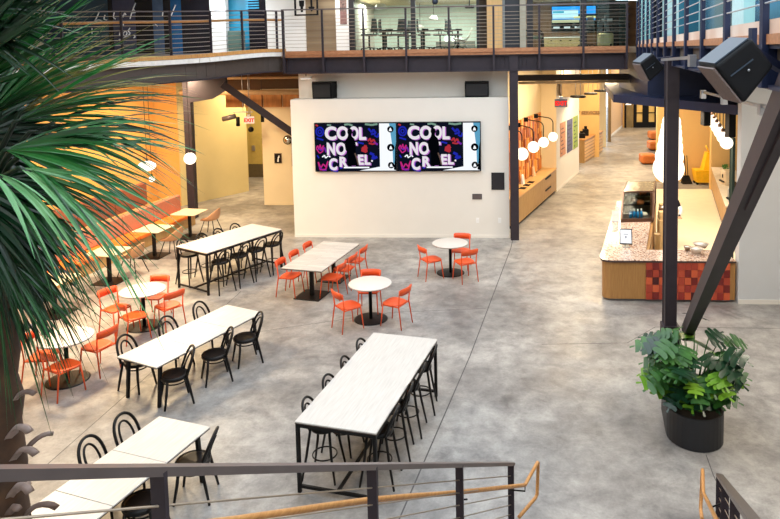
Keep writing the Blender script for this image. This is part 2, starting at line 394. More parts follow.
# bridge
XA, XB, YB = -6.1, 4.12, 19.95
bm_ = MB(); bm_.box((XA,YB+.12,5.16), (XB,YB+.15,5.62)); bm_.box((XA,YB,5.13), (XB,YB+.3,5.165)); bm_.box((XA,YB,5.59), (XB,YB+.3,5.62))
bridge = struct(bm_.build('beam_bridge', STEEL, base=(XA,YB,5.2)))
struct(MB().box((XA,YB-.03,5.625), (XB,YB+.3,5.70)).build('trim_4', WOODX)); struct(MB().box((XA,YB-.06,5.705), (XB,YB+.3,5.82)).build('trim_5', WOODX))
bt = MB()
for sx in (-1,1):
    for k in range(5):
        for j in (0,1):
            x = .772+sx*(.26+.12*j); bt.ball((x,YB+.11,5.28+.07*k), .016, 6, 4)
struct(bt.build('trim_6', STEEL))
postx = [at(u,40,YB-.08).x for u in (283.2,322.6,363.6,406,449,493.6,539.3,583.4,626.8)]
br = thing('cable_railing', 'straight dark steel railing with thin cables along the bridge above the screens', 'railing', (-1,YB-.08,5.2))
for x in postx:
    MB().box((x-.03,YB-.11,5.15), (x+.03,YB-.065,7.06)).box((x-.03,YB-.065,5.17), (x+.03,YB+.12,5.6)).build('post', STEEL, br)
MB().box((postx[0]-.03,YB-.115,7.04), (postx[-1]+.03,YB-.055,7.075)).build('top_rail', GREYT, br)
for k in range(10): MB().cyl((postx[0],YB-.088,5.93+.105*k), (postx[-1],YB-.088,5.93+.105*k), .0065, 5).build('cable', CABLE, br)

# left curved balcony: fascia, curb, railing
def sweep(mb, pts, z0, z1, t):
    n = len(pts)
    for (x0,y0,a),(x1,y1,b) in zip(pts, pts[1:]):
        d = V((x1-x0,y1-y0,0)).normalized(); nn = V((d.y,-d.x,0))*t
        mb.hexa([(x0,y0,a+z0),(x1,y1,b+z0),(x1-nn.x,y1-nn.y,b+z0),(x0-nn.x,y0-nn.y,a+z0),(x0,y0,a+z1),(x1,y1,b+z1),(x1-nn.x,y1-nn.y,b+z1),(x0-nn.x,y0-nn.y,a+z1)])
    return mb
def smooth(pts, k=4):
    out = []
    P = [V(p) for p in pts]; P = [P[0]*2-P[1]]+P+[P[-1]*2-P[-2]]
    for i in range(1, len(P)-2):
        for j in range(k):
            t = j/k; a, b, c, d = P[i-1], P[i], P[i+1], P[i+2]
            out.append(.5*((2*b)+(c-a)*t+(2*a-5*b+4*c-d)*t*t+(3*b-a-3*c+d)*t**3))
    out.append(P[-2]); return out
LB = smooth(lbp)
out = lambda s: [(p.x+s*.7, p.y-s*.7, p.z) for p in LB]
struct(sweep(MB(), out(.02), -.62, -.18, .12).build('beam_balcony', mat('bronze_fascia', (84,70,62), .5)))
struct(sweep(MB(), out(.08), -.65, -.62, .3).build('beam_balcony.001', STEEL))
struct(sweep(MB(), out(.10), -.17, -.05, .25).build('trim_7', mat('white_curb', (236,232,226), .5)))
struct(sweep(MB(), out(.03), -.04, .06, .18).build('trim_8', WOOD))
lr = thing('cable_railing.001', 'curved dark steel railing with oak handrail on the left balcony', 'railing', (-9,16.5,5.2))
def at_len(i): return LB[min(i,len(LB)-1)]
for i in (0,3,7,11,15,19,23,27,31):
    p = at_len(i); MB().box((p.x-.02,p.y-.055,p.z-.12), (p.x+.04,p.y-.01,p.z+1.22)).build('post', STEEL, lr)
inn = [(p.x,p.y,p.z) for p in LB]
MB().tube([(p[0],p[1]-.03,p[2]+1.22) for p in inn], .02, 6).build('top_rail', GREYT, lr)
MB().tube([(p[0]-.07,p[1]+.02,p[2]+.95) for p in inn], .035, 8).build('handrail', HAND, lr)
for k in range(9): MB().tube([(p[0],p[1]-.03,p[2]+.14+.12*k) for p in inn], .008, 4).build('cable', CABLE, lr)
p_ = at(276.7,30,20.35); MB().box((p_.x-.03,20.32,5.6),(p_.x+.03,20.38,7.05)).build('post', STEEL, lr)
# inner return of the balcony railing beside the lift lobby
MB().box((-6.5,20.9,5.82), (-6.44,20.95,7.05)).build('post', STEEL, lr)

# right balcony: fascia, beam, railing
rl = lambda Y, dx=0: V((RBX(Y)+dx, Y, 0))
def along(mb, y0, y1, dx0, dx1, z0, z1):
    a, b = rl(y0), rl(y1)
    return mb.hexa([(a.x+dx0,y0,z0),(a.x+dx1,y0,z0),(b.x+dx1,y1,z0),(b.x+dx0,y1,z0),(a.x+dx0,y0,z1),(a.x+dx1,y0,z1),(b.x+dx1,y1,z1),(b.x+dx0,y1,z1)])
struct(along(MB(), 4.0, 20, .0, .25, 5.85, 5.95).build('trim_9', mat('pale_lit_fascia', (232,220,208), .6, rgb2=(206,168,142), scale=1.2)))  # pale tone paints the light falling on the upper fascia
struct(along(MB(), 4.0, 20, -.02, .2, 5.78, 5.85).build('trim_10', WOODX))
rb_ = along(MB(), 4.0, 20, .07, .10, 5.5, 5.76); along(rb_, 4.0, 20, 0, .2, 5.47, 5.5); along(rb_, 4.0, 20, 0, .2, 5.75, 5.775)
struct(rb_.build('beam_balcony.002', NAVY))
rr = thing('cable_railing.002', 'navy steel railing with closely set posts on the right balcony', 'railing', (2.9,10.8,5.47))
yk = [4.05,4.75,5.0,6.3,7.55,8.85,10.1,11.5,12.9,14.3,15.7,17.1,18.5,19.8]
yk = [4.78,6.15,7.53,8.9,10.3,11.6,13.0,14.4,15.7,17.1,18.5,19.8]
for y in yk:
    p = rl(y); MB().box((p.x-.05,y-.028,5.48), (p.x-.005,y+.028,7.06)).build('post', NAVY, rr)
    MB().box((p.x-.005,y-.012,5.5), (p.x+.07,y+.012,5.75)).build('post_bracket', NAVY, rr)
along(MB(), 4.0, 20, -.055, 0, 7.06, 7.09).build('top_rail', NAVY, rr)
for k in range(9):
    a, b = rl(4.0), rl(20); MB().cyl((a.x-.03,4.0,6.06+.105*k), (b.x-.03,20,6.06+.105*k), .0065, 5).build('cable', SILV, rr)
# ------------------------------------------------------------------ furniture models
TOPL = planks('white_laminate_long', (237,232,225), (228,222,213), (205,198,190), .16, 8.0, PI/2)
def rot_for(d): return math.atan2(-d[0], d[1])

def bentwood(name, seat_z, back_top, ring_z, cat):
    t = thing(name, 'x', cat); s = seat_z
    MB().lathe([(.0001,s-.012),(.17,s-.012),(.185,s-.006),(.185,s+.004),(.15,s+.002),(.0001,s-.004)], n=28).build('seat', BENTSEAT, t)
    mb = MB(); mb.lathe([(.178,s-.045),(.205,s-.045),(.21,s-.03),(.21,s-.004),(.2,s+.008),(.184,s+.006),(.178,s-.01),(.178,s-.045)], n=28); mb.build('seat_ring', BENT, t)
    fl_ = .02 if seat_z < .6 else .055
    for sx in (-1,1):
        MB().tube([(sx*.135,.125,s-.02),(sx*(.15+fl_*.5),.145+fl_*.3,s*.5),(sx*(.165+fl_),.17+fl_,0)], [.021,.02,.015], 8).build('leg', BENT, t)
    h = back_top
    for sx in (-1,1):
        MB().tube([(sx*.165,-.15,s+.02),(sx*.165,-.155,s-.05),(sx*(.17+fl_*.5),-.185-fl_*.3,s*.5),(sx*(.178+fl_),-.215-fl_,0)], [.02,.02,.02,.015], 8).build('leg', BENT, t)
    def hoop(hw, top, z0, r, y0=-.15, lean=.12):
        pts = []
        n = 18
        for k in range(n+1):
            a = PI*k/n; x = hw*math.cos(a); e = math.sin(a)
            z = z0+(top-z0)*(e**.55 if e > 0 else 0); y = y0-lean*(z-s)/max(.01,(h-s))-.03*(e)
            pts.append((x, y, z))
        return MB().tube(pts, r, 8)
    hoop(.19, h, s+.0, .019).build('back_hoop', BENT, t)
    hoop(.105, s+(h-s)*.76, s+.0, .014, -.16).build('inner_hoop', BENT, t)
    mb = MB(); mb.tube([(.165*math.cos(2*PI*k/24)*(1+fl_), .165*math.sin(2*PI*k/24)*(1+fl_)-.01, ring_z) for k in range(24)], .011, 7, closed=True); mb.build('foot_ring', BENT, t)
    return Proto(t)
STOOL = bentwood('bar_stool', .755, 1.10, .30, 'bar stool')
CHAIR = bentwood('bentwood_chair', .46, .83, .36, 'chair')

def orange_chair():
    t = thing('metal_chair', 'x', 'chair'); s = .45
    # seat: a rounded trapezium of sheet metal, dished a little
    mb = MB(); n = 36; ring = []
    for k in range(n):
        a = 2*PI*k/n; ca, sa = math.cos(a), math.sin(a)
        x = .215*math.copysign(abs(ca)**.62, ca); y = .2*math.copysign(abs(sa)**.62, sa); x *= 1+.10*y/.2
        ring.append((x, y))
    def lev(f, z, dish): return [(x*f, y*f, z-dish*(1-(y/.2)**2*0)) for x, y in ring]
    vs = lev(.0,s-.004,0)[:1]+lev(.55,s-.002,0)+lev(.93,s+.006,0)+lev(1,s+.002,0)+lev(1,s-.012,0)+lev(.9,s-.016,0)
    fs = [(0,1+k,1+(k+1)%n) for k in range(n)]
    for q in range(4): fs += [(1+q*n+k,1+(q+1)*n+k,1+(q+1)*n+(k+1)%n,1+q*n+(k+1)%n) for k in range(n)]
    fs.append(tuple(1+4*n+k for k in range(n)))
    mb.add(vs, fs, True); mb.build('seat', ORANGE, t)
    # backrest: curved band
    mb = MB(); m = 12; vs = []
    for k in range(m+1):
        u = -1+2*k/m; x = .215*u; y = -.235-.045*(1-u*u); e = .018 if abs(u) > .95 else 0
        for dz, dy in ((.655+e,.0),(.79-e,-.02)):
            vs += [(x, y+dy, dz), (x, y+dy-.016, dz)]
    fs = []
    for k in range(m):
        a = 4*k; b = a+4; fs += [(a,b,b+2,a+2),(a+1,a+3,b+3,b+1),(a,a+1,b+1,b),(a+2,b+2,b+3,a+3)]
    fs += [(0,2,3,1),(4*m,4*m+1,4*m+3,4*m+2)]
    mb.add(vs, fs, True); mb.build('backrest', ORANGE, t)
    for sx in (-1,1):
        MB().tube([(sx*.185,.15,s-.01),(sx*.21,.2,0)], [.014,.011], 8).build('leg', ORANGE, t)
        MB().tube([(sx*.195,-.235,.76),(sx*.19,-.205,s),(sx*.21,-.27,0)], [.011,.014,.011], 8).build('leg', ORANGE, t)
    mb = MB(); mb.bar((-.185,.14,s-.025),(.185,.14,s-.025),.02,.02).bar((-.185,-.19,s-.025),(.185,-.19,s-.025),.02,.02)
    for sx in (-1,1): mb.bar((sx*.185,.14,s-.025),(sx*.185,-.2,s-.025),.02,.02)
    mb.build('seat_frame', ORANGE, t)
    return Proto(t)
OCH = orange_chair()

def round_table():
    t = thing('round_table', 'x', 'table')
    MB().lathe([(.0001,.712),(.415,.712),(.426,.72),(.426,.737),(.422,.74),(.0001,.74)], n=48).build('tabletop', ROUNDW, t)
    MB().lathe([(.0001,.704),(.40,.704),(.42,.712),(.0001,.712)], n=48).build('edge_band', TOPE, t)
    MB().lathe([(.035,.015),(.035,.69),(.12,.70),(.0001,.703)], n=16).build('pole', BLACK, t)
    MB().lathe([(.0001,0),(.335,0),(.335,.008),(.30,.016),(.0001,.02)], n=40).build('base', BLACK, t)
    return Proto(t)
RT_ = round_table()

def long_table(name, label, cat, c, w, l, h, ang, kind, panels=1, topm=None):
    t = thing(name, label, cat)
    mb = MB(); g = .004; y0 = -l/2
    for k in range(panels):
        a = y0+l*k/panels+(g/2 if k else 0); b = y0+l*(k+1)/panels-(g/2 if k < panels-1 else 0)
        mb.rbox((-w/2,a,h-.022), (w/2,b,h), .008)
    mb.build('tabletop', topm or TOPL, t)
    MB().box((-w/2+.003,-l/2+.003,h-.034), (w/2-.003,l/2-.003,h-.022)).build('edge_band', TOPE, t)
    if kind == 'bar':
        s = .045; x, y = w/2-.03, l/2-.03; z = h-.034
        for sx in (-1,1):
            for sy in (-1,1): MB().box((sx*x-s/2,sy*y-s/2,0), (sx*x+s/2,sy*y+s/2,z)).build('leg', BLACK, t)
        for sx in (-1,1): MB().box((sx*x-s/2,-y+s/2,z-.045), (sx*x+s/2,y-s/2,z)).build('apron', BLACK, t)
        for sy in (-1,1):
            MB().box((-x+s/2,sy*y-s/2,z-.045), (x-s/2,sy*y+s/2,z)).build('apron', BLACK, t)
            MB().box((-x+s/2,sy*y-.018,.07), (x-s/2,sy*y+.018,.106)).build('stretcher', BLACK, t)
        MB().box((-.018,-y,.07), (.018,y,.106)).build('stretcher', BLACK, t)
    elif kind == 'legs':
        x, y, z = w/2-.09, l/2-.16, h-.034
        for sx in (-1,1):
            for sy in (-1,1): MB().hexa([(sx*x-.022,sy*(y+.06)-.022,0),(sx*x+.022,sy*(y+.06)-.022,0),(sx*x+.022,sy*(y+.06)+.022,0),(sx*x-.022,sy*(y+.06)+.022,0),(sx*x-.022,sy*y-.03,z),(sx*x+.022,sy*y-.03,z),(sx*x+.022,sy*y+.03,z),(sx*x-.022,sy*y+.03,z)]).build('leg', BLACK, t)
        for sy in (-1,1): MB().box((-x,sy*y-.02,z-.05), (x,sy*y+.02,z)).build('apron', BLACK, t)
        MB().box((-.02,-y,z-.05), (.02,y,z)).build('apron', BLACK, t)
    else:
        for sy in (-1,1):
            MB().box((-.04,sy*l*.27-.04,.015), (.04,sy*l*.27+.04,h-.034)).build('pole', BLACK, t)
            MB().rbox((-.33,sy*l*.27-.33,0), (.33,sy*l*.27+.33,.018), .02).build('base', BLACK, t)
        MB().box((-.06,-l*.4,h-.06), (.06,l*.4,h-.034)).build('apron', BLACK, t)
    t.location = (c[0], c[1], 0); t.rotation_euler = (0,0,math.radians(ang-90)); return t
def frame_of(t):
    return Matrix.Translation(t.location) @ Matrix.Rotation(t.rotation_euler.z, 4, 'Z')
TM = long_table('bar_table', 'tall white-topped bar table with black frame nearest the stair railing', 'table', (-1.723,9.49), 1.137, 2.84, .98, 78.5, 'bar', 1, TOPS)
T1 = long_table('bar_table', 'tall bar table standing beside the banquette, by the amber wall', 'table', (-6.66,16.52), 1.16, 2.45, 1.05, 61.8, 'bar', 1, TOPS)
T2 = long_table('dining_table', 'long white dining table between the round tables and the tall front bar table', 'table', (-5.343,11.424), .93, 2.525, .74, 67.6, 'legs', 3, TOPS)
TB = long_table('dining_table', 'long white dining table beside the palm trunk, cut off by the photo edge', 'table', (-4.55,7.36), .86, 2.5, .74, 74.5, 'legs', 3, TOPS)
T4 = long_table('pedestal_table', 'long white table on two black pedestals, in front of the screen wall', 'table', (-4.103,15.86), 1.03, 2.25, .80, 78.2, 'ped', 1, TOPW)

ORD = ['nearest the camera','second from the camera','third from the camera','farthest from the camera']
def side_row(P, T, ys, xo, labf, group, side, jit=(), k=1.0):
    M = frame_of(T)
    for i, y in enumerate(ys):
        p = M @ V((side*xo[i] if isinstance(xo,(list,tuple)) else side*xo, y, 0)); d = M.to_3x3() @ V((-side,0,0))
        rz = rot_for(d)+(jit[i] if jit else 0)
        P.place((p.x,p.y,0), rz, labf(i), group, k)
L4 = [-.95,-.32,.32,.95]
side_row(STOOL, TM, L4, .37, lambda i: 'black stool left of the front bar table, '+ORD[i], 'bar stools at the front bar table', -1, (.05,-.08,.04,-.05), .95)
side_row(STOOL, TM, [-.88,-.27,.34,.98], .385, lambda i: 'black stool right of the front bar table, '+ORD[i], 'bar stools at the front bar table', 1, (.1,.2,.12,.2), .95)
L4b = [-.84,-.28,.28,.84]
side_row(STOOL, T1, L4b, .58, lambda i: 'black stool on the banquette side of the rear bar table, '+ORD[i], 'bar stools at the rear bar table', -1, (.05,-.05,.05,-.02))
side_row(STOOL, T1, L4b, .58, lambda i: 'black stool on the screen side of the rear bar table, '+ORD[i], 'bar stools at the rear bar table', 1, (-.1,.06,-.03,.02))
O3 = ['nearest the camera','middle one of three','farthest from the camera']
Mi = frame_of(T2).inverted()
def at_px(P, T, pxs, z, labf, group, side, jit, out=0):
    for i, (u,v) in enumerate(pxs):
        d = frame_of(T).to_3x3() @ V((-side,0,0)); p = fl(u,v,z)-d*out; P.place((p.x,p.y,0), rot_for(d)+jit[i], labf(i), group, 1.07)
at_px(CHAIR, T2, [(170.5,374.6),(210.8,354),(241.8,337.4)], .46, lambda i: 'black bentwood chair right of the middle dining table, '+O3[i], 'bentwood chairs at the middle dining table', 1, (1.02,.98,1.02), .09)
side_row(CHAIR, T2, [-.84,.02,.86], .50, lambda i: 'black bentwood chair left of the middle dining table, '+O3[i], 'bentwood chairs at the middle dining table', -1, (.1,-.05,.08), 1.07)
at_px(CHAIR, TB, [(137,502),(188.6,461)], .46, lambda i: 'black bentwood chair on the right of the table by the palm, '+['nearer the camera','at its far corner'][i], 'bentwood chairs at the table by the palm', 1, (.4,.4), .07)
side_row(CHAIR, TB, [.36,.92], .46, lambda i: 'black bentwood chair on the left of the table by the palm, '+['nearer the camera','at its far corner'][i], 'bentwood chairs at the table by the palm', -1, (.1,.05), 1.07)

rts = [((370,283),'round white table before the screen wall, nearest the tall front bar table'),((450.1,242.7),'round white table farthest back, standing alone before the wall under the screens'),
       ((142.6,289.7),'round white table between the rear bar table and the middle dining table'),((65.2,336.7),'round white table half behind the hanging palm leaves')]
for (u,v), l in rts:
    p = fl(u,v,.80); RT_.place((p.x,p.y,0), 0, l, 'round pedestal tables', 1.085)
def och(u, v, d, l):
    p = fl(u,v,.485); OCH.place((p.x,p.y,0), rot_for(d), l, 'orange metal chairs', 1.085)
A_ = 'orange metal chair '
och(348.8,305,(.75,.65),A_+'on the left of the round table behind the front bar table')
och(394.7,301.7,(-.9,.4),A_+'on the right of the round table behind the front bar table')
och(369,290,(0,-1),A_+'on the far side of the round table behind the front bar table')
och(431.7,258.7,(.8,.5),A_+'on the left of the round table standing alone at the back')
och(464.5,261,(-.5,.85),A_+'with its back to the camera at the round table standing alone')
och(460.5,250,(-.15,-1),A_+'on the wall side of the round table standing alone')
och(116.7,307.7,(.8,-.35),A_+'far left at the round table beside the rear bar table')
och(134.6,315.4,(.6,.8),A_+'back to the camera at the round table beside the rear bar table')
och(153.8,296,(-.05,-1),A_+'on the far side of the round table beside the rear bar table')
och(168,305,(-.8,.55),A_+'on the right of the round table beside the rear bar table')
och(43.6,355,(1,.1),A_+'on the left of the round table under the palm leaves')
och(64,365.4,(.4,.9),A_+'back to the camera at the round table under the palm leaves')
och(97.4,345,(-.95,.3),A_+'on the right of the round table under the palm leaves')
M = frame_of(T4)
for side, us in ((-1,[-.68,-.02,.72]),(1,[-.55,.12,.78])):
    for i, y in enumerate(us):
        p = M @ V((side*.50,y,0)); d = M.to_3x3() @ V((-side,0,0)); OCH.place((p.x,p.y,0), rot_for(d), A_+'on the %s side of the long pedestal table, %s' % ('left' if side < 0 else 'right', O3[i]), 'orange metal chairs', 1.085)

# ------------------------------------------------------------------ lounge on the left: banquettes, square tables, shell chairs, globes
SA, SB = V((-10.08,20.46,0)), V((-10.71,15.2,0)); sd = (SB-SA).normalized(); sn = V((sd.y,-sd.x,0));  sn = sn if sn.x < 0 else -sn
def banquette(name, label, off, y0, y1, n, seat_z, back_z, sm, bm2):
    A = SA+sn*off+sd*y0; L = (y1-y0)/n
    t = thing(name, label, 'banquette', tuple(A))
    def obx(a0, a1, b0, b1, z0, z1, r=.03):
        mb = MB(); mb.rbox((a0,b0,z0),(a1,b1,z1), r)
        mb.move(Matrix(((sd.x,sn.x,0,A.x),(sd.y,sn.y,0,A.y),(0,0,1,0),(0,0,0,1)))); return mb
    obx(0, y1-y0, .06, 1.0, .0, seat_z-.14, .01).build('base', OAKV, t)
    for k in range(n):
        obx(k*L+.01, (k+1)*L-.01, 0, .62, seat_z-.14, seat_z, .05).build('seat_cushion', sm, t)
        obx(k*L+.01, (k+1)*L-.01, .56, .74, seat_z, back_z, .05).build('back_cushion', bm2, t)
    obx(0, y1-y0, .74, 1.0, seat_z-.14, back_z-.06, .01).build('back_panel', OAKV, t)
banquette('banquette', 'orange banquette with terracotta back cushions facing the square tables', 0, -1.3, 7.8, 6, .46, 1.02, ORSOFA, TERRA)
banquette('banquette', 'higher brown-backed banquette standing behind the orange one against the amber wall', 1.05, -1.0, 5.6, 4, .60, 1.48, TERRA, mat('brown_fabric', (132,72,48), .85, var=.1, scale=30))
def square_table():
    t = thing('square_table', 'x', 'table')
    MB().rbox((-.38,-.38,.715), (.38,.38,.74), .04, 4).build('tabletop', mat('beech_laminate', (212,194,164), .45, rgb2=(200,180,150), scale=2, stretch=(2,14,2)), t)
    MB().box((-.035,-.035,.015), (.035,.035,.715)).build('pole', BLACK, t)
    MB().rbox((-.3,-.3,0), (.3,.3,.016), .02).build('base', BLACK, t)
    return Proto(t)
SQ = square_table()
for (u,v), l in (((186,210),'square table at the far end of the banquette, by the left steel column'),((151,226),'square table second from the far end of the banquette'),((110,248),'square table third along the banquette, under the palm leaf tips'),((58,275),'square table by the banquette, deepest behind the palm leaves')):
    p = fl(u,v,.81); p.x += {186:.22,151:.2,110:.1,58:.05}[u]; p.y -= .25; SQ.place((p.x,p.y,0), math.atan2(sd.y,sd.x)+PI/2, l, 'square tables along the banquette', 1.1)
def shell_chair():
    t = thing('shell_chair', 'x', 'chair'); mb = MB(); n = 20; vs = []; fs = []
    prof = [(.06,.43),(.2,.43),(.245,.47),(.27,.56),(.28,.66)]
    for i, (r, z) in enumerate(prof):
        for k in range(n):
            a = 2*PI*k/n; back = max(0, -math.sin(a)); rise = (z-.43)*(.35+1.15*back)
            if math.sin(a) > .55: rise *= .1
            vs.append((r*math.cos(a)*1.02, r*math.sin(a), .43+rise))
    for i in range(len(prof)-1):
        for k in range(n): fs.append((i*n+k,i*n+(k+1)%n,(i+1)*n+(k+1)%n,(i+1)*n+k))
    fs.append(tuple(range(n)))
    mb.add(vs, fs, True); o = mb.build('shell', TANSH, t); so = o.modifiers.new('thickness','SOLIDIFY'); so.thickness = .016; sb = o.modifiers.new('smooth','SUBSURF'); sb.levels = 1; sb.render_levels = 1
    for sx in (-1,1):
        for sy in (-1,1): MB().tube([(sx*.12,sy*.12,.43),(sx*.24,sy*.24,0)], .011, 7).build('leg', BLACK, t)
    return Proto(t)
SH = shell_chair()
for (u,v), l in (((207,221),'tan shell armchair beside the far square table and the rear bar table'),((168,241),'tan shell armchair in the middle of the banquette row'),((128,258),'tan shell armchair nearest the palm, at the third square table')):
    p = fl(u,v,.45)+V((.12,0,0)); SH.place((p.x,p.y,0), rot_for((-1,.1)), l, 'tan shell chairs', 1.15)
def globe_pendant(u, v, Y, r, l, top=5.5, m=None, dome=False):
    c = at(u,v,Y); t = thing('pendant_lamp', l, 'lamp', (c.x,c.y,c.z-r), 'globe pendants over the banquette')
    mb = MB(); mb.ball(c, r, 24, 14, .6 if dome else 1); mb.build('globe', m or GLOBE, t)
    MB().cyl((c.x,c.y,c.z+r*.5), (c.x,c.y,top), .008, 6).build('cord', BLACK, t); MB().lathe([(.03,0),(.03,.06),(.012,.08)], (c.x,c.y,c.z+r*(.55 if dome else .97)), 10).build('cap', BLACK, t)
globe_pendant(190,158.5,20.4,.19,'white globe pendant in front of the left steel column')
globe_pendant(147,166,19.5,.26,'flattened white pendant half behind the palm leaf tips', dome=True)
globe_pendant(152,179,23.2,.11,'small white pendant just above the brown banquette')
# ------------------------------------------------------------------ screen wall: two screens, speakers, plates
WY = 20.25
LT = emat('graphic_white', (250,244,250), 0.73); LPK = emat('graphic_lilac', (214,130,232), 0.63); LNV = emat('graphic_navy', (26,32,52), 0.36); LBLU = emat('graphic_blue', (42,52,214), 0.53)
LPINK = emat('graphic_pink', (230,52,150), 0.56); LRED = emat('graphic_red', (214,60,72), 0.56); LSKY = emat('graphic_sky', (110,190,230), 0.59); LBK = emat('graphic_black', (12,16,24), 0.26); LGRN = emat('graphic_green', (150,190,170), 0.53); LSILV = emat('graphic_pale', (240,244,248), 0.95)
LVIO = emat('graphic_violet', (140,50,200), 0.53)
tl, br_ = at(313.8,123,WY-.1), at(481.3,171.2,WY-.1)
SW = (br_.x-tl.x)/2; SH_ = tl.z-br_.z
def scribble(pts, w, ysurf, X, Z):
    mb = MB()
    for (a, b), (c, d) in zip(pts, pts[1:]):
        p, q = V((X(a), ysurf, Z(b))), V((X(c), ysurf, Z(d)))
        if (q-p).length > 1e-4: mb.bar(p, q, w, .003, up=(0,1,0)) if False else mb.bar(p, q, .003, w, up=(q-p).cross(V((0,1,0))).normalized())
    return mb
def screen(x0, label):
    t = thing('wall_screen', label, 'screen', (x0+SW/2, WY, br_.z), 'pair of wall screens'); y = WY-.10
    MB().box((x0+.004,y+.004,br_.z), (x0+SW-.004,WY,tl.z)).build('housing', BLK, t)
    MB().box((x0+.02,y,br_.z+.02), (x0+SW-.02,y+.004,tl.z-.02)).build('display', LNV, t)
    w_ = SW/100
    X = lambda a: x0+SW*a/100; Z = lambda b: tl.z-SH_*b/100
    d = y-.003
    # white side panel with its grey-blue fade and round badges
    mb = MB(); mb.slab([(X(79),d,Z(2)),(X(99),d,Z(2)),(X(99),d,Z(98)),(X(54),d,Z(98)),(X(79),d,Z(90))], (0,.003,0)); mb.build('graphic_panel', LSILV, t)
    mb = MB(); mb.slab([(X(91),d-.001,Z(2)),(X(99),d-.001,Z(2)),(X(99),d-.001,Z(84)),(X(95),d-.001,Z(84)),(X(94.5),d-.001,Z(50))], (0,.001,0)); mb.build('graphic_panel', LSKY, t)
    mb = MB(); mb.slab([(X(97.5),d-.002,Z(52)),(X(99),d-.002,Z(40)),(X(99),d-.002,Z(98)),(X(95.5),d-.002,Z(96)),(X(97),d-.002,Z(78))], (0,.001,0)); mb.build('graphic_panel', LBK, t)
    for bz in (14,51,87):
        mb = MB(); mb.tube([(X(92.5),d-.002,Z(bz)),(X(92.5),d-.006,Z(bz))], .115 if bz == 51 else .1, 18); mb.build('badge', LBK, t)
        mb = MB(); mb.slab([(X(90.6),d-.008,Z(bz+3.5)),(X(94.4),d-.008,Z(bz+3.5)),(X(93.6),d-.008,Z(bz-1)),(X(92.5),d-.008,Z(bz-3.5)),(X(91.4),d-.008,Z(bz-1))], (0,.001,0)); mb.build('badge_mark', LSILV, t)
    def doodle(pts, m, w=.03): scribble(pts, w, d-.001, X, Z).build('doodle', m, t)
    def loop(cx, cy, rx, ry, a0=0, a1=360, n=14): return [(cx+rx*math.cos(math.radians(a0+(a1-a0)*k/n)), cy+ry*math.sin(math.radians(a0+(a1-a0)*k/n))) for k in range(n+1)]
    doodle(loop(7,18,4.5,9), LBLU, .05); doodle(loop(7,18,2,4), LBLU, .04); doodle([(3,31),(11,35)], LBLU, .05)
    doodle([(2,52),(4,46),(5,54),(7,44),(8,54),(11,46),(10,58),(6,62),(2,52)], LPINK, .035); doodle([(4,52),(9,56),(12,50),(14,60)], LVIO, .05)
    doodle([(9,70),(12,66),(13,72),(17,67),(19,70)], LSILV, .035); doodle([(3,66),(5,72)], LBLU, .04)
    doodle([(4,80),(7,92),(10,84),(13,90),(16,78),(13,95),(6,96),(4,80)], LPINK, .04); doodle([(5,90),(9,97),(14,96)], LVIO, .05)
    doodle([(2,4),(5,6)], LRED, .05); doodle([(16,4),(21,5)], LGRN, .05); doodle([(37,4),(42,3),(47,6)], LGRN, .06); doodle([(62,3),(70,5),(77,3)], LGRN, .06)
    doodle([(66,12),(70,20),(72,14),(75,22),(69,24)], LBLU, .06); doodle([(73,26),(77,30),(78,22)], LBLU, .05)
    doodle([(65,38),(68,32),(69,40),(72,34),(74,42),(71,44),(66,42)], LRED, .05); doodle([(72,40),(77,45)], LVIO, .06)
    doodle([(58,52),(64,50),(59,57),(62,46),(63,60),(57,56)], LRED, .07); doodle(loop(60,54,2.2,4), LRED, .05)
    doodle([(53,40),(60,43)], LBLU, .05); doodle([(67,62),(72,66),(70,74),(76,70)], LBLU, .08); doodle([(20,78),(19,90),(22,96),(28,97)], LBLU, .12); doodle([(31,82),(32,94)], LBLU, .08)
    def glyph(ch, u0, u1, v0, v1):            # one fat letter stretched into its box, with a lilac shadow behind
        mb0 = text_mb(ch, 1.0, Matrix.Identity(4), .003, .045)
        xs = [q.x for q in mb0.v]; zs = [q.y for q in mb0.v]; ax, bx, az, bz_ = min(xs), max(xs), min(zs), max(zs)
        for nm, dx, m, yy in (('letter_shadow',.03,LPK,d-.004),('letter',0,LT,d-.008)):
            q = MB(); q.f = list(mb0.f); q.sm = list(mb0.sm)
            q.v = [V((X(u0)+(X(u1)-X(u0))*(p.x-ax)/(bx-ax)+dx, yy+p.z, Z(v1)+(Z(v0)-Z(v1))*(p.y-az)/(bz_-az)-dx*.7)) for p in mb0.v]; q.build(nm, m, t)
    for ch, u0, u1, v0, v1 in (('C',13,27,7,35),('O',27.5,42,7,35),('O',42.5,54,7,35),('L',54.5,63,9,35),('N',15,25,40,66),('O',26,38.5,40,66),('T',40,52,40,66),('C',17,27,72,97),('R',30,40,69,90),('U',41,51,67,88),('E',52.5,59.5,65,86),('L',60.5,67.5,65,86)): glyph(ch,u0,u1,v0,v1)
    MB().tube([(X(69.5),d-.004,Z(78)),(X(69.5),d-.009,Z(78))],.03,10).build('letter', LT, t)
    mb = MB(); mb.slab([(X(35),d-.006,Z(90)),(X(66),d-.006,Z(90)),(X(66),d-.006,Z(93)),(X(35),d-.006,Z(93))], (0,.002,0)); mb.build('caption_bar', LSILV, t)
    sil = [(41,14),(43.5,11),(46,14),(46.8,19),(45.5,24),(46,28),(49,33),(50.5,45),(50,58),(50.5,70),(52.5,88),(40,88),(40.5,72),(40,60),(38,55),(37,45),(38,36),(40.5,30),(41.5,24),(40.5,19)]
    mb = MB(); mb.slab([(X(a),d-.012,Z(b)) for a, b in sil], (0,.002,0)); mb.build('silhouette', LBK, t)
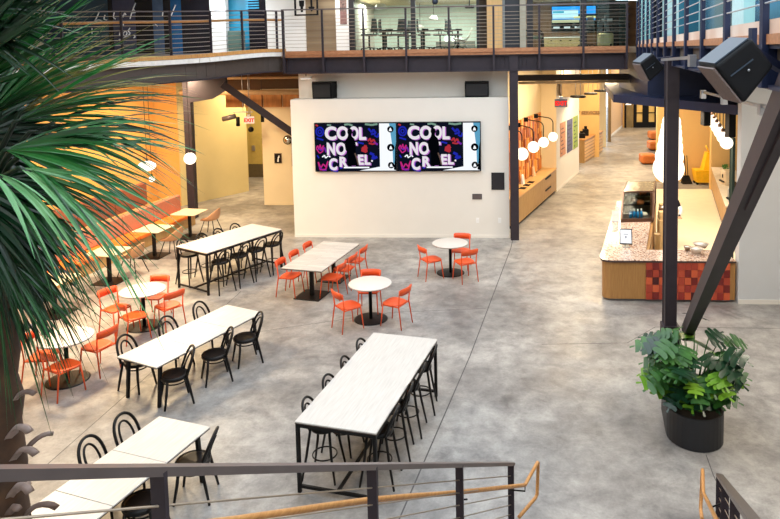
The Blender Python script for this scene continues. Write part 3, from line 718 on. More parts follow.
    doodle2 = scribble([(49,62),(51.5,74),(53,86)], .04, d-.013, X, Z); doodle2.build('sleeve_edge', emat('graphic_arm', (120,96,84), .6), t)
screen(tl.x, 'left of the two wall screens showing COOL NOT CRUEL')
screen(tl.x+SW, 'right of the two wall screens showing COOL NOT CRUEL, beside the small black plates')
def ledge_speaker(u0, u1, v0, v1, label, sk):
    a, b = at(u0,v0,20.45), at(u1,v1,20.45); t = thing('wall_speaker', label, 'speaker', ((a.x+b.x)/2,20.55,b.z), 'speakers on the screen wall ledge')
    w2, dz = (b.x-a.x), a.z-b.z
    mb = MB(); mb.hexa([(a.x+sk*.3,20.42,4.33),(b.x-sk*.3,20.42,4.33),(b.x,20.75,4.33),(a.x,20.75,4.33),(a.x+sk*.3,20.36,a.z-.03),(b.x-sk*.3,20.36,a.z-.03),(b.x,20.75,a.z),(a.x,20.75,a.z)]); mb.build('cabinet', BLK, t)
    MB().box((a.x+sk*.3+.04,20.345,4.38), (b.x-sk*.3-.04,20.365,a.z-.08)).build('grille', mat('grille_black', (26,26,28), .7, scale=120, var=.4), t)
ledge_speaker(309.6,335,82,98,'black speaker standing on the left of the ledge above the screens', .3)
ledge_speaker(464.8,489,81.5,98,'black speaker standing on the right of the ledge above the screens', 0)
def plate(u0, v0, u1, v1, name, label, cat, m, grp=None, d=.02):
    a, b = at(u0,v0,WY-d), at(u1,v1,WY-d); t = thing(name, label, cat, ((a.x+b.x)/2,WY,b.z), grp)
    MB().box((a.x,WY-d,b.z), (b.x,WY,a.z)).build('faceplate', m, t)
    MB().box((a.x+.02,WY-d-.005,b.z+.02), (b.x-.02,WY-d,a.z-.02)).build('inset', SOCK if name == 'wall_socket' else GREYT if m is not BLK else mat('dark_glass', (38,36,40), .2), t)
plate(491.3,172.7,504.5,189.8,'control_panel','tall dark panel on the wall right of the screens','panel',BLK)
plate(472.3,194,482,199.4,'control_panel','small dark horizontal plate below the right screen','panel',mat('grey_plate',(70,66,68),.4))
SOCK_ = 0
SOCK = mat('socket_white', (240,238,234), .4)
plate(476,218,479.2,223,'wall_socket','white socket low on the screen wall, left one of two','socket',SOCK,'sockets low on the screen wall',.012)
plate(498,218,501.2,223,'wall_socket','white socket low on the screen wall, beside the steel column','socket',SOCK,'sockets low on the screen wall',.012)
a = at(306,77.5,20.6); t = thing('spot_lamp', 'small white lamp under the bridge above the left ledge speaker', 'lamp', (a.x,20.6,a.z))
MB().box((a.x-.17,20.5,a.z-.04), (a.x+.17,20.7,a.z+.04)).build('housing', SOCK, t); MB().box((a.x-.15,20.52,a.z-.045), (a.x+.15,20.68,a.z-.04)).build('diffuser', LAMPW, t); MB().cyl((a.x,20.6,a.z+.04),(a.x,20.6,5.6),.015).build('stem', STEEL, t)

# ------------------------------------------------------------------ left corridor: sign, pipes, mirror, framed print, door
def exit_sign(u, v, Y, w, h, label, face, letter, glow, top):
    c = at(u,v,Y); t = thing('exit_sign', label, 'sign', tuple(c))
    MB().box((c.x-w/2,c.y-.03,c.z-h/2), (c.x+w/2,c.y+.03,c.z+h/2)).build('housing', face, t)
    text_mb('EXIT', h*.72, facing((c.x,c.y-.034,c.z-h*.27)), .006, .008).build('lettering', letter, t)
    MB().box((c.x-.05,c.y-.05,c.z+h/2), (c.x+.05,c.y+.05,c.z+h/2+.08)).cyl((c.x,c.y,c.z+h/2+.05),(c.x,c.y,top),.014).build('hanger', SILV, t)
EXR = emat('exit_red', (235,40,30), 1.6); EXW = emat('exit_face', (255,210,176), 1.1)
exit_sign(249.3,120,22.3,.33,.24,'lit EXIT sign hanging in the left corridor behind the steel brace', EXW, EXR, 1, 5.5)
exit_sign(561,103,21.6,.40,.26,'lit EXIT sign hanging before the right corridor', mat('exit_grey', (120,118,124), .5), EXR, 1, 5.6)
PIPE = mat('pipe_beige', (206,170,124), .5)
mb = MB(); p, q = at(180,93,23.3), at(299,92,23.3); mb.tube([tuple(p),tuple(q)], .09, 12); mb.tube([(p.x,p.y+.4,p.z+.5),(q.x,q.y+.4,q.z+.5)], .05, 10)
tag(mb.build('ceiling_pipe', PIPE, base=tuple(p)), 'pair of long beige pipes under the ceiling of the left corridor', 'pipe')
for u in (247,263): pass
mb = MB(); a = at(228,131,23.6)
t = thing('track_light', 'dark track light with a short drum beside the left EXIT sign', 'lamp', tuple(at(230,120,23.6)))
c = at(228,117.5,23.6); mb.tube([(c.x-.2,23.6,c.z-.06),(c.x+.28,23.6,c.z+.05)], .09, 12); mb.build('drum', GREYT, t)
c = at(238,121.5,23.6); MB().cyl((c.x,23.6,c.z-.17),(c.x,23.6,c.z+.17),.07).build('head', BLK, t)
c = at(243,112,23.6); MB().box((c.x-.35,23.57,c.z-.02),(c.x+.35,23.63,c.z+.02)).cyl((c.x,23.6,c.z),(c.x,23.6,5.5),.012).build('track', SILV, t)
c = at(251,129.5,23.4); t = thing('ceiling_camera', 'small round dark camera hanging under the left EXIT sign', 'camera', tuple(c)); MB().ball(tuple(c),.10).build('dome', BLK, t); MB().cyl((c.x,c.y,c.z+.05),(c.x,c.y,5.5),.01).build('stem', SILV, t)
c = at(262.5,118.5,24); t = thing('ceiling_speaker', 'small dark box speaker hanging right of the left EXIT sign', 'speaker', tuple(c)); MB().box((c.x-.05,c.y-.05,c.z-.13),(c.x+.05,c.y+.05,c.z+.13)).build('cabinet', BLK, t); MB().cyl((c.x,c.y,c.z),(c.x,c.y,5.5),.01).build('stem', STEEL, t)
c = at(287,140.2,R0.y-.1); t = thing('convex_mirror', 'round convex mirror on the cream wall left of the screen wall', 'mirror', tuple(c))
mb = MB(); mb.lathe([(.0001,.09),(.08,.075),(.14,.04),(.155,0)], (0,0,0), 24); mb.move(Matrix.Translation(c+V((0,.08,0))) @ Matrix.Rotation(PI/2,4,'X')); mb.build('mirror_dome', mat('mirror', (200,196,186), .05, 1.0, var=.0), t)
mb = MB(); mb.tube([(c.x+.158*math.cos(2*PI*k/24),c.y+.08,c.z+.158*math.sin(2*PI*k/24)) for k in range(24)], .018, 7, closed=True); mb.build('rim', BLK, t)
c = at(278,158.3,R0.y-.02); t = thing('framed_print', 'small dark framed sign with pale figures on the cream corridor wall', 'picture', tuple(c)); y = R0.y-.03
mb = MB(); mb.box((c.x-.14,y,c.z-.19),(c.x+.14,R0.y,c.z+.19)); mb.build('frame', mat('brown_frame',(86,62,36),.5), t); MB().box((c.x-.115,y-.004,c.z-.165),(c.x+.115,y,c.z+.165)).build('print', BLK, t)
mb = MB(); mb.slab([(c.x-.03,y-.008,c.z-.13),(c.x+.03,y-.008,c.z-.13),(c.x+.03,y-.008,c.z+.0),(c.x+.07,y-.008,c.z+.04),(c.x+.05,y-.008,c.z+.13),(c.x-.0,y-.008,c.z+.05)], (0,.004,0)); mb.build('figure', SOCK, t)
c = at(292.3,152,R0.y-.05); t = tag(MB().box((c.x-.02,R0.y-.06,at(292,166,R0.y).z),(c.x+.03,R0.y,at(292,141,R0.y).z)).build('door_pull', BLK, base=tuple(c)), 'narrow black upright bar on the cream wall beside the screen wall', 'handle')
c = at(261,140,FY-.03); t = tag(MB().slab([(c.x-.17,FY-.03,c.z-.17),(c.x+.17,FY-.03,c.z-.17),(c.x,FY-.03,c.z+.2)], (0,.03,0)).build('wall_sign', BLK, base=tuple(c)), 'black triangular sign on the olive wall down the left corridor', 'sign')
dl, dr = at(251.5,150,FY).x, at(262.5,150,FY).x
dd = thing('door_1', 'olive door with a small steel lock at the end of the left corridor', 'door', (dl,FY,.0)); dd['kind'] = 'structure'
MB().box((dl,FY-.05,.62),(dr,FY-.01,at(255,133,FY).z)).build('leaf', mat('olive_door',(184,162,88),.5), dd); MB().box((dl+.05,FY-.09,1.25),(dl+.2,FY-.05,1.5)).build('lock', SILV, dd)

# ------------------------------------------------------------------ right corridor
CAB = K0; cab_top = at(518.8,197.4,C0.y).z
def cabm(mb): return mb.move(Matrix(((cdn.x,cnn.x,0,K0.x),(cdn.y,cnn.y,0,K0.y),(0,0,1,0),(0,0,0,1))))
Lc = (C1-K0).length; NC = 6
for k in range(NC):
    a0, a1 = Lc*k/NC, Lc*(k+1)/NC; o = K0+cdn*a0
    t = thing('wood_cabinet', ('oak base cabinet along the right corridor, ' + ['first one, behind the steel column','second from the steel column','third from the steel column','fourth from the steel column','fifth, with two black drawer pulls','last one, before the white wall'][k]), 'cabinet', tuple(o), 'oak cabinets along the right corridor')
    cabm(MB().box((a0+.003,.03,.09),(a1-.003,.6,cab_top-.04))).build('body', OAKV, t); cabm(MB().box((a0,.07,0),(a1,.6,.09))).build('plinth', BLK, t)
    nd = 3
    for j in range(nd):
        b0, b1 = a0+(a1-a0)*j/nd, a0+(a1-a0)*(j+1)/nd
        if k < 4: cabm(MB().box((b0+.004,.005,.1),(b1-.004,.03,cab_top-.045))).build('door', OAKV, t)
    if k >= 4:
        for (z0, z1) in ((.1,.5*cab_top),(.5*cab_top+.01,cab_top-.045)):
            dro = cabm(MB().box((a0+.004,.005,z0),(a1-.004,.03,z1))).build('drawer', OAKV, t)
            if k == 4: cabm(MB().box((a0+.12,-.02,z1-.09),(a1-.02,.005,z1-.03))).build('pull', BLK, dro)
t = thing('worktop', 'long oak worktop over the corridor cabinets', 'worktop', (K0.x,K0.y,cab_top-.04)); cabm(MB().box((-.02,-.015,cab_top-.04),(Lc,.61,cab_top))).build('slab', mat('oak_top',(222,180,120),.45,rgb2=(206,160,100),scale=2,stretch=(1,12,1)), t)
for i, s in enumerate((1.55,2.1,2.65)):
    tag(cabm(MB().rbox((s,.12,cab_top+.001),(s+.3,.34,cab_top+.014),.02)).build('tray', BLK, base=tuple(K0+cdn*s+V((0,0,cab_top)))), 'flat black tray on the oak worktop, '+['nearest the steel column','middle one of three','farthest from the steel column'][i], 'tray', 'trays on the oak worktop')
for i, (s, h, c) in enumerate(((2.35,.34,SOCK),(3.9,.36,mat('beige_card',(226,190,150),.6)))):
    tag(cabm(MB().hexa([(s,.38,cab_top),(s+.22,.38,cab_top),(s+.22,.46,cab_top),(s,.46,cab_top),(s,.44,cab_top+h),(s+.22,.44,cab_top+h),(s+.22,.46,cab_top+h),(s,.46,cab_top+h)])).build('display_card', c, base=tuple(K0+cdn*s+V((0,0,cab_top)))), ['white standing card on the oak worktop near the trays','beige standing card on the oak worktop below the third globe'][i], 'card')
# wooden shingle artwork on the cabinet wall: uneven oak blocks
sh_ = thing('shingle_panel', 'wall panel of uneven amber oak shingles above the corridor cabinets', 'wall panel', tuple(K0+cnn*.6+V((0,0,cab_top+.05))))
random.seed(3); ztop = 2.25; col = 0; a = .2; mats3 = [mat('shingle_light',(232,164,84),.5), mat('shingle_mid',(206,122,44),.5), mat('shingle_dark',(160,84,28),.5)]
groups = [MB(),MB(),MB()]
while a < Lc*.93:
    z = cab_top+.05
    while z < ztop+1.0:
        h = random.uniform(.25,.6); groups[random.randrange(3)].box((a,.61-random.uniform(.03,.12),z),(a+.155,.615,min(z+h,ztop+1.0)))
        z += h
    a += .16
allb = MB(); idx = []
for i, g_ in enumerate(groups): allb.add(g_.v, g_.f); idx += [i]*len(g_.f)
so_ = cabm(allb).build('cladding', mats3[0], sh_); so_.data.materials.append(mats3[1]); so_.data.materials.append(mats3[2]); so_.data.polygons.foreach_set('material_index', idx)
# arm lamps over the worktop
def arm_lamp(gu, gv, hu, hv, Y, r, label):
    c = at(gu,gv,Y); h = at(hu,hv,Y+.35)
    t = thing('arm_lamp', label, 'lamp', tuple(h), 'globe arm lamps over the oak worktop')
    MB().box((h.x-.09,h.y-.05,h.z-.07),(h.x+.05,h.y+.05,h.z+.07)).build('wall_box', BLK, t)
    top = h.z-.03; R_ = .2
    pts = [(h.x,h.y,h.z)]; pts.append((c.x-R_,c.y+.05,top))
    for k in range(1,7): q = PI/2*k/6; pts.append((c.x-R_+R_*math.sin(q), c.y, top-R_+R_*math.cos(q)))
    pts.append((c.x,c.y,c.z+r*.9)); MB().tube(pts, .018, 7).build('arm', BLACK, t)
    MB().ball((c.x,c.y,c.z), r, 20, 12).build('globe', GLOBE, t)
arm_lamp(522,154,511.5,128,20.9,.20,'globe arm lamp over the worktop, nearest the steel column')
arm_lamp(533.5,147,519,125,21.6,.185,'globe arm lamp over the worktop, second from the steel column')
arm_lamp(543.5,142.3,526.5,119.5,22.6,.175,'globe arm lamp over the worktop, third from the steel column')
arm_lamp(553,136.8,536.5,116,23.8,.165,'globe arm lamp over the worktop, farthest from the steel column')
# posters on the white wall
wd = (W1-C1).normalized(); wn = V((wd.y,-wd.x,0)); wlen = (W1-C1).length
def on_wall(u, v):
    r = _ray(u, v); E = V((0,0,EYE)); n = wn; s = (C1-E).dot(n)/r.dot(n); return E+r*s
for (u0,u1,vt,vb,c1,c2,l) in ((560,565.3,122.2,155.5,(206,150,106),(178,116,76),'terracotta patterned poster on the white corridor wall, nearest the cabinets'),(566.8,572.2,119.2,151.5,(90,88,124),(62,60,92),'slate blue poster in the middle of the white corridor wall'),(573,577.6,116.2,148,(166,182,74),(120,150,44),'lime green poster on the white corridor wall, farthest from the cabinets')):
    a, b = on_wall(u0,(vt+vb)/2), on_wall(u1,(vt+vb)/2); zt, zb = on_wall((u0+u1)/2,vt).z, on_wall((u0+u1)/2,vb).z
    t = thing('poster', l, 'poster', (a.x,a.y,zb), 'posters in the right corridor')
    MB().slab([(a.x,a.y,zb),(b.x,b.y,zb),(b.x,b.y,zt),(a.x,a.y,zt)], wn*.02).build('sheet', mat('poster_%d'%u0, c1, .6, rgb2=c2, scale=4, var=.1), t)
    mb = MB()
    for k in range(7):
        z = zb+(zt-zb)*(.08+.12*k); s = .2+.15*((k*7)%4); p = a+(b-a)*.12; q = a+(b-a)*(.12+s)
        mb.slab([(p.x,p.y,z),(q.x,q.y,z),(q.x,q.y,z+.05),(p.x,p.y,z+.05)], wn*.024)
    mb.build('print_marks', mat('poster_mark_%d'%u0, tuple(int(x*.55) for x in c2), .6), t)
# reception desk, sign, ring lamps
text_mb('IT SERVICES', .23, facing((at(588,112.5,RY).x,RY-.03,at(588,114,RY).z)), .05, .006).build('wall_lettering', mat('bronze_letters',(150,116,76),.4), None)
tag(bpy.data.objects['wall_lettering'], 'small bronze letters IT SERVICES on the wall behind the desk', 'sign')
p0, p1 = fl(585,163.3), fl(603,152)
dv = (p1-p0).normalized(); dn = V((-dv.y,dv.x,0)); dz = at(585,139.5,p0.y).z
t = thing('reception_desk', 'oak service desk with slatted front far down the right corridor', 'desk', tuple(p0))
fr = lambda mb: mb.move(Matrix(((dv.x,dn.x,0,p0.x),(dv.y,dn.y,0,p0.y),(0,0,1,0),(0,0,0,1))))
Ld = (p1-p0).length
fr(MB().box((0,.03,0),(Ld,.8,dz-.05))).build('body', OAKV, t); fr(MB().box((-.03,-.03,dz-.05),(Ld,.84,dz))).build('top', WOOD, t)
mb = MB()
for k in range(6): mb.box((.02,0,.12+k*(dz-.2)/6),(Ld-.02,.03,.12+(k+.62)*(dz-.2)/6))
fr(mb).build('slats', mat('slat_oak',(222,176,112),.5), t)
fr(MB().box((-.55,.5,.0),(-.5,1.6,dz*.6)).box((-.75,.3,dz*.6),(.0,1.7,dz*.6+.05))).build('side_shelf', OAKV, t)
for s, d2, h, w2, m, nm, l in ((.5,.3,.36,.34,BLK,'equipment_case','black equipment case on the service desk'),(1.5,.35,.5,.3,BLK,'desk_monitor','dark upright device on the service desk behind the case'),(2.6,.35,.42,.3,mat('red_brown_box',(150,72,36),.6),'storage_box','red brown box at the far end of the service desk'),(-.5,1.0,-.15,.35,mat('paper_white',(236,220,200),.6),'paper_stack','white item on the side shelf of the service desk')):
    b = p0+dv*s+dn*d2; z = dz if h > 0 else dz*.6+.05; h = abs(h)
    mb = MB(); mb.rbox((b.x-w2/2,b.y-w2/2,z),(b.x+w2/2,b.y+w2/2,z+h*.7),.04); mb.box((b.x-w2/4,b.y-.02,z+h*.7),(b.x+w2/4,b.y+.02,z+h)); tag(mb.build(nm, m, base=(b.x,b.y,z)), l, nm.replace('_',' '))
for u, v, Y, r, l in ((578,96.8,25,.29,'dark disc pendant nearest the EXIT sign'),(590.5,93.8,27.5,.28,'dark disc pendant, middle one of three over the right corridor'),(600,91,30,.27,'dark disc pendant farthest from the EXIT sign')):
    c = at(u,v,Y); t = thing('disc_pendant', l, 'lamp', tuple(c), 'disc pendants in the right corridor')
    MB().lathe([(.0001,.05),(r*.9,.05),(r,.03),(r,-.02),(r*.95,-.03)], tuple(c), 28).build('shade', BLK, t); MB().lathe([(.0001,-.025),(r*.9,-.025)], tuple(c), 28).build('diffuser', GLOBE, t)
    for dx in (-.1,.1): MB().cyl((c.x+dx,c.y,c.z+.05),(c.x+dx*.6,c.y,5.6),.012,6).build('cord', SILV, t)
c = at(575,93,26.5); t = thing('air_duct', 'pale square air duct hanging over the right corridor behind the EXIT sign', 'duct', tuple(c)); MB().box((at(562,90,26.5).x,26.5,at(570,97,26.5).z),(at(584,90,26.5).x,31,at(570,82,26.5).z)).build('duct', mat('duct_beige',(186,160,120),.6), t)
for u in (564,581): x = at(u,90,26.6).x; MB().cyl((x,26.7,at(u,83,26.6).z),(x,26.7,5.62),.02,6).build('hanger', SILV, t)
# far glazed doors
dx0, dx1 = at(633.5,110,DY).x, at(657.5,110,DY).x; dzt = at(645,100,DY).z
d1 = thing('door_2', 'black framed glazed double doors at the far end of the right corridor', 'door', (dx0,DY,0)); d1['kind'] = 'structure'
mid = (dx0+dx1)/2
for a, b in ((dx0,mid),(mid,dx1)):
    mb = MB()
    mb.box((a,DY-.05,0),(a+.22,DY+.03,dzt)).box((b-.22,DY-.05,0),(b,DY+.03,dzt)).box((a+.22,DY-.05,0),(b-.22,DY+.03,.4)).box((a+.22,DY-.05,dzt-.15),(b-.22,DY+.03,dzt)).box((a+.22,DY-.05,dzt*.52),(b-.22,DY+.03,dzt*.52+.07))
    lf = mb.build('leaf', BLK, d1); MB().box((a+.22,DY-.01,.4),(b-.22,DY+.01,dzt-.15)).build('pane', mat('door_pane',(212,180,110),.15,var=.2,scale=.9), lf)
x0 = at(625,110,DY).x; struct(MB().box((x0,DY-.04,.0),(dx0-.05,DY+.02,1.9)).build('window_1', mat('dim_pane',(120,104,72),.2,var=.4,scale=1.2)))
x0 = at(624.5,110,DY).x; struct(MB().box((x0,DY-.06,0),(x0+.12,DY,5.4)).build('trim_11', BLK))
x1 = at(628.5,110,DY); t = thing('pendant_lamp', 'small bright pendant before the far glazed doors', 'lamp', tuple(at(628.5,102.5,DY-2))); c = at(628.5,102.5,DY-2); MB().lathe([(.04,.2),(.2,-.15),(.0001,-.16)],tuple(c),14).build('shade', GLOBE, t); MB().cyl((c.x,c.y,c.z+.2),(c.x,c.y,5.6),.015,6).build('cord', BLACK, t)
# ottomans
OTT = mat('rust_vinyl', (206,116,52), .6, var=.08)
for (u,v,w,h,Y,l) in ((656.5,150.5,.8,.5,0,'rust ottoman in the right corridor, middle one of three'),(658,140,.95,.5,0,'rust ottoman farthest down the right corridor'),(648.5,164.5,.72,.5,0,'rust ottoman nearest the glass display case')):
    p = fl(u,v); t = thing('ottoman', l, 'ottoman', (p.x,p.y,0), 'ottomans by the cafe')
    MB().rbox((p.x-w/2,p.y-.1,.05),(p.x+w/2,p.y+w-.1,h),.12,4).build('cushion', OTT, t); MB().rbox((p.x-w/2+.08,p.y-.02,0),(p.x+w/2-.08,p.y+w-.18,.05),.1).build('plinth', BLK, t)
# ------------------------------------------------------------------ cafe counter
ka = V((.27,.963,0)).normalized(); kn = V((ka.y,-ka.x,0))          # along the counter's wing, and to its right
P0, P1 = V((2.52,15.11,0)), V((5.5,15.13,0)); TZ = .97
t = thing('cafe_counter', 'cafe counter with oak ends and a terracotta checked tile front', 'counter', (P0.x,P0.y,0))
def rounded_front(x0, y0, dx, r, depth, wing):      # L shaped plan: front bar plus wing running back
    pts = [(P1.x,y0),(P1.x,y0+depth),]
    j = V((x0+1.25,y0+depth,0)); pts.append((j.x,j.y)); e = j+ka*wing; pts.append((e.x,e.y)); f = V((x0+.1,y0+depth,0))+ka*wing; pts.append((f.x,f.y))
    q = V((x0,y0,0))+ka*r; pts.append((q.x,q.y))
    for k in range(1,6):
        a = k/6; b = V((x0,y0,0)); s = b+ka*r; en = b+V((r,0,0)); m_ = s*(1-a)**2+b*2*a*(1-a)+en*a*a; pts.append((m_.x,m_.y))
    pts.append((x0+r,y0)); return pts
MB().prism(rounded_front(P0.x,P0.y,0,.3,.75,5.2), 0.06, TZ-.05).build('body', mat('oak_front',(176,130,74),.5,rgb2=(158,112,60),scale=3,stretch=(16,16,1)), t)
MB().prism(rounded_front(P0.x+.05,P0.y+.06,0,.3,.65,5.1), 0.0, .06).build('plinth', mat('plinth_grey',(120,118,122),.6), t)
TERR = [mat('tile_%d'%i, c, .35, var=.05) for i, c in enumerate(((204,92,56),(168,64,44),(118,34,30),(72,22,24),(186,78,52),(150,50,42)))]
random.seed(11); tx0, tx1 = at(646,280,15.09).x, at(730,280,15.09).x; nt, rows = 13, 5
tw = (tx1-tx0)/nt; th = (TZ-.05-.06)/rows
for r_ in range(rows):
    for c_ in range(nt):
        k = (2 if (r_+c_) % 2 else 0)+random.choice((0,0,1)); k = random.choice((0,4,1)) if (r_+c_) % 2 == 0 else random.choice((1,2,3,2,5))
        x = tx0+c_*tw; z = .06+r_*th
        MB().box((x+.003,15.075,z+.003),(x+tw-.003,15.11,z+th-.003)).build('tile', TERR[k], t)
TERZ = bpy.data.materials.new('terrazzo'); TERZ.use_nodes = True
n = TERZ.node_tree.nodes; l = TERZ.node_tree.links; b = n['Principled BSDF']; vo = n.new('ShaderNodeTexVoronoi'); vo.inputs['Scale'].default_value = 34; tc = n.new('ShaderNodeTexCoord'); l.new(tc.outputs['Object'], vo.inputs['Vector'])
sp = n.new('ShaderNodeSeparateColor'); l.new(vo.outputs['Color'], sp.inputs[0]); cr = n.new('ShaderNodeValToRGB'); cr.color_ramp.interpolation = 'CONSTANT'; l.new(sp.outputs[0], cr.inputs[0])
for pos, c in ((0,(206,182,164)),(.55,(150,112,96)),(.7,(226,206,190)),(.85,(110,84,78)),(.93,(196,150,120))):
    e = cr.color_ramp.elements.new(pos) if pos > 0 else cr.color_ramp.elements[0]; e.color = srgb(c); e.position = pos
cr.color_ramp.elements[-1].color = srgb((214,190,170)); l.new(cr.outputs[0], b.inputs['Base Color']); b.inputs['Roughness'].default_value = .12; MATS['terrazzo'] = TERZ
ct = thing('countertop', 'polished pink terrazzo top of the cafe counter', 'worktop', (P0.x,P0.y,TZ-.05))
MB().prism(rounded_front(P0.x-.06,P0.y-.05,0,.36,.82,5.3), TZ-.05, TZ-.012).build('dark_edge', mat('terrazzo_edge',(70,54,50),.3), ct)
MB().prism(rounded_front(P0.x-.06,P0.y-.05,0,.36,.82,5.3), TZ-.012, TZ).build('slab', TERZ, ct)
# tablet on its stand
c = fl(626,247,TZ); t = thing('tablet_stand', 'black tablet with a white screen on a stand on the terrazzo', 'tablet', (c.x,c.y,TZ))
tilt = math.radians(24)
def tab(mb): return mb.move(Matrix.Translation((c.x,c.y,TZ+.06)) @ Matrix.Rotation(-.12,4,'Z') @ Matrix.Rotation(-tilt,4,'X'))
tab(MB().rbox((-.15,-.008,0),(.15,.008,.38),.008)).build('tablet', BLK, t); tab(MB().box((-.13,-.0105,.03),(.13,-.008,.355))).build('screen', emat('tablet_white',(250,250,252),.95), t); tab(MB().box((-.015,-.012,.16),(.015,-.0105,.20)).box((-.05,-.012,.24),(.05,-.0105,.25))).build('screen_mark', emat('tablet_mark',(150,150,170),.5), t)
MB().rbox((c.x-.09,c.y-.05,TZ),(c.x+.09,c.y+.16,TZ+.012),.02).cyl((c.x,c.y+.1,TZ+.01),(c.x,c.y+.06,TZ+.2),.014).build('stand', SILV, t)
c = fl(617,217,TZ); c = at(615.5,218.5,18.5); t = thing('sign_holder', 'white card in a clear holder at the corner of the display case', 'sign', (c.x,c.y,TZ)); MB().box((c.x-.09,c.y,TZ),(c.x+.09,c.y+.012,TZ+.30)).build('card', SOCK, t); MB().box((c.x-.1,c.y-.04,TZ),(c.x+.1,c.y+.05,TZ+.012)).build('foot', SILV, t)
# plates and bowls on the bar
def dish(u, v, r, h, label, m, name='serving_bowl'):
    p = fl(u,v,TZ); t = thing(name, label, 'bowl', (p.x,p.y,TZ), 'dishes on the cafe bar')
    MB().lathe([(.0001,.0),(r*.6,0),(r*.75,h*.5),(r,h),(r*.93,h),(r*.7,h*.55),(r*.5,.02),(.0001,.018)], (p.x,p.y,TZ), 28).build('bowl', m, t)
    MB().lathe([(r*.80,h*.86),(.0001,h*1.02)], (p.x,p.y,TZ), 24).build('lid', SOCK, t)
POT = mat('stoneware', (196,180,164), .3)
dish(701,247.5,.19,.10,'large round white lidded dish on the cafe bar, farthest of three',POT); dish(696.5,253.2,.155,.12,'white lidded dish on the cafe bar, nearest of three',POT); dish(687.3,250.5,.085,.1,'small stone coloured pot left of the two white dishes',mat('stone_pot',(150,126,104),.5))
# display case: steel frame, glass, shelves, bottles
q0 = fl(620.5,222.5,TZ); q0 = V((q0.x,q0.y,0)); CL, CW, CH, SB_ = 2.1, .92, .74, .62
t = thing('display_case', 'glass refrigerated display case with slanted front and bronze frame on the counter', 'display case', (q0.x,q0.y,TZ))
cx_ = V((.995,.1,0)).normalized()
cm_ = Matrix(((cx_.x,ka.x,0,q0.x),(cx_.y,ka.y,0,q0.y),(0,0,1,TZ),(0,0,0,1)))
dc = lambda mb: mb.move(cm_)
BRZ = mat('bronze_frame', (86,58,44), .35, .4)
dc(MB().box((0,0,0),(CW,CL,.05))).build('base', BRZ, t)
mb = MB()
for x in (.02,CW-.02):
    mb.bar((x,.02,.05),(x,SB_,CH),.05,.05,up=(1,0,0)); mb.bar((x,CL-.02,.05),(x,CL-.02,CH),.04,.04,up=(1,0,0)); mb.bar((x,SB_-.02,CH-.02),(x,CL,CH-.02),.04,.04)
mb.bar((0,SB_,CH-.02),(CW,SB_,CH-.02),.04,.04); mb.bar((0,CL-.02,CH-.02),(CW,CL-.02,CH-.02),.04,.04); mb.bar((0,.03,.07),(CW,.03,.07),.04,.04)
dc(mb).build('frame', BRZ, t)
dc(MB().box((CW-.12,.5,.05),(CW-.05,CL-.04,CH-.04))).build('back_panel', BRZ, t)
dc(MB().box((.04,.75,.30),(CW-.13,CL-.05,.315)).box((.04,1.0,.52),(CW-.13,CL-.05,.535))).build('shelf', GLASSB, t)
dc(MB().box((.03,.06,.05),(CW-.14,CL-.05,.056))).build('deck', mat('case_deck',(70,62,58),.4), t)
dc(MB().slab([(.04,.03,.06),(CW-.04,.03,.06),(CW-.04,SB_,CH-.03),(.04,SB_,CH-.03)],(0,.012,-.006))).build('front_pane', GLASSC, t); dc(MB().slab([(.012,.06,.06),(.012,CL-.04,.06),(.012,CL-.04,CH-.03),(.012,SB_+.02,CH-.03)],(.006,0,0))).build('side_pane', GLASSC, t); dc(MB().box((.03,SB_+.01,CH-.015),(CW-.03,CL-.03,CH))).build('lid', mat('case_lid_glass',(112,98,74),.15,var=.1), t)
for i in range(4):
    p = cm_ @ V((.26+.10*i,.30+.03*(i%2),.056)); bt_ = thing('drink_bottle', 'blue bottle with white neck in the display case, '+['leftmost of four','second from the left','third from the left','rightmost of four'][i], 'bottle', tuple(p), 'blue bottles in the display case')
    MB().lathe([(.0001,0),(.042,0),(.042,.13),(.02,.18),(.0001,.18)], tuple(p), 14).build('body', mat('blue_bottle',(40,130,190),.2), bt_); MB().lathe([(.02,.18),(.02,.24),(.0001,.24)], tuple(p), 12).build('neck', SOCK, bt_)
for i, (x, y, z) in enumerate(((.62,.55,.056),(.5,.95,.315),(.3,1.2,.315),(.55,1.3,.535))):
    p = cm_ @ V((x,y,z)); tag(MB().lathe([(.0001,0),(.09,0),(.11,.04),(.07,.09),(.0001,.10)], tuple(p), 14).build('pastry', [mat('pastry_pale',(214,200,186),.7),mat('pastry_brown',(206,122,66),.7)][i % 2], base=tuple(p)), ['pale pastry beside the blue bottles in the display case','brown pastry on the middle shelf of the display case','pale pastry on the middle shelf of the display case','brown pastry on the top shelf of the display case'][i], 'pastry')
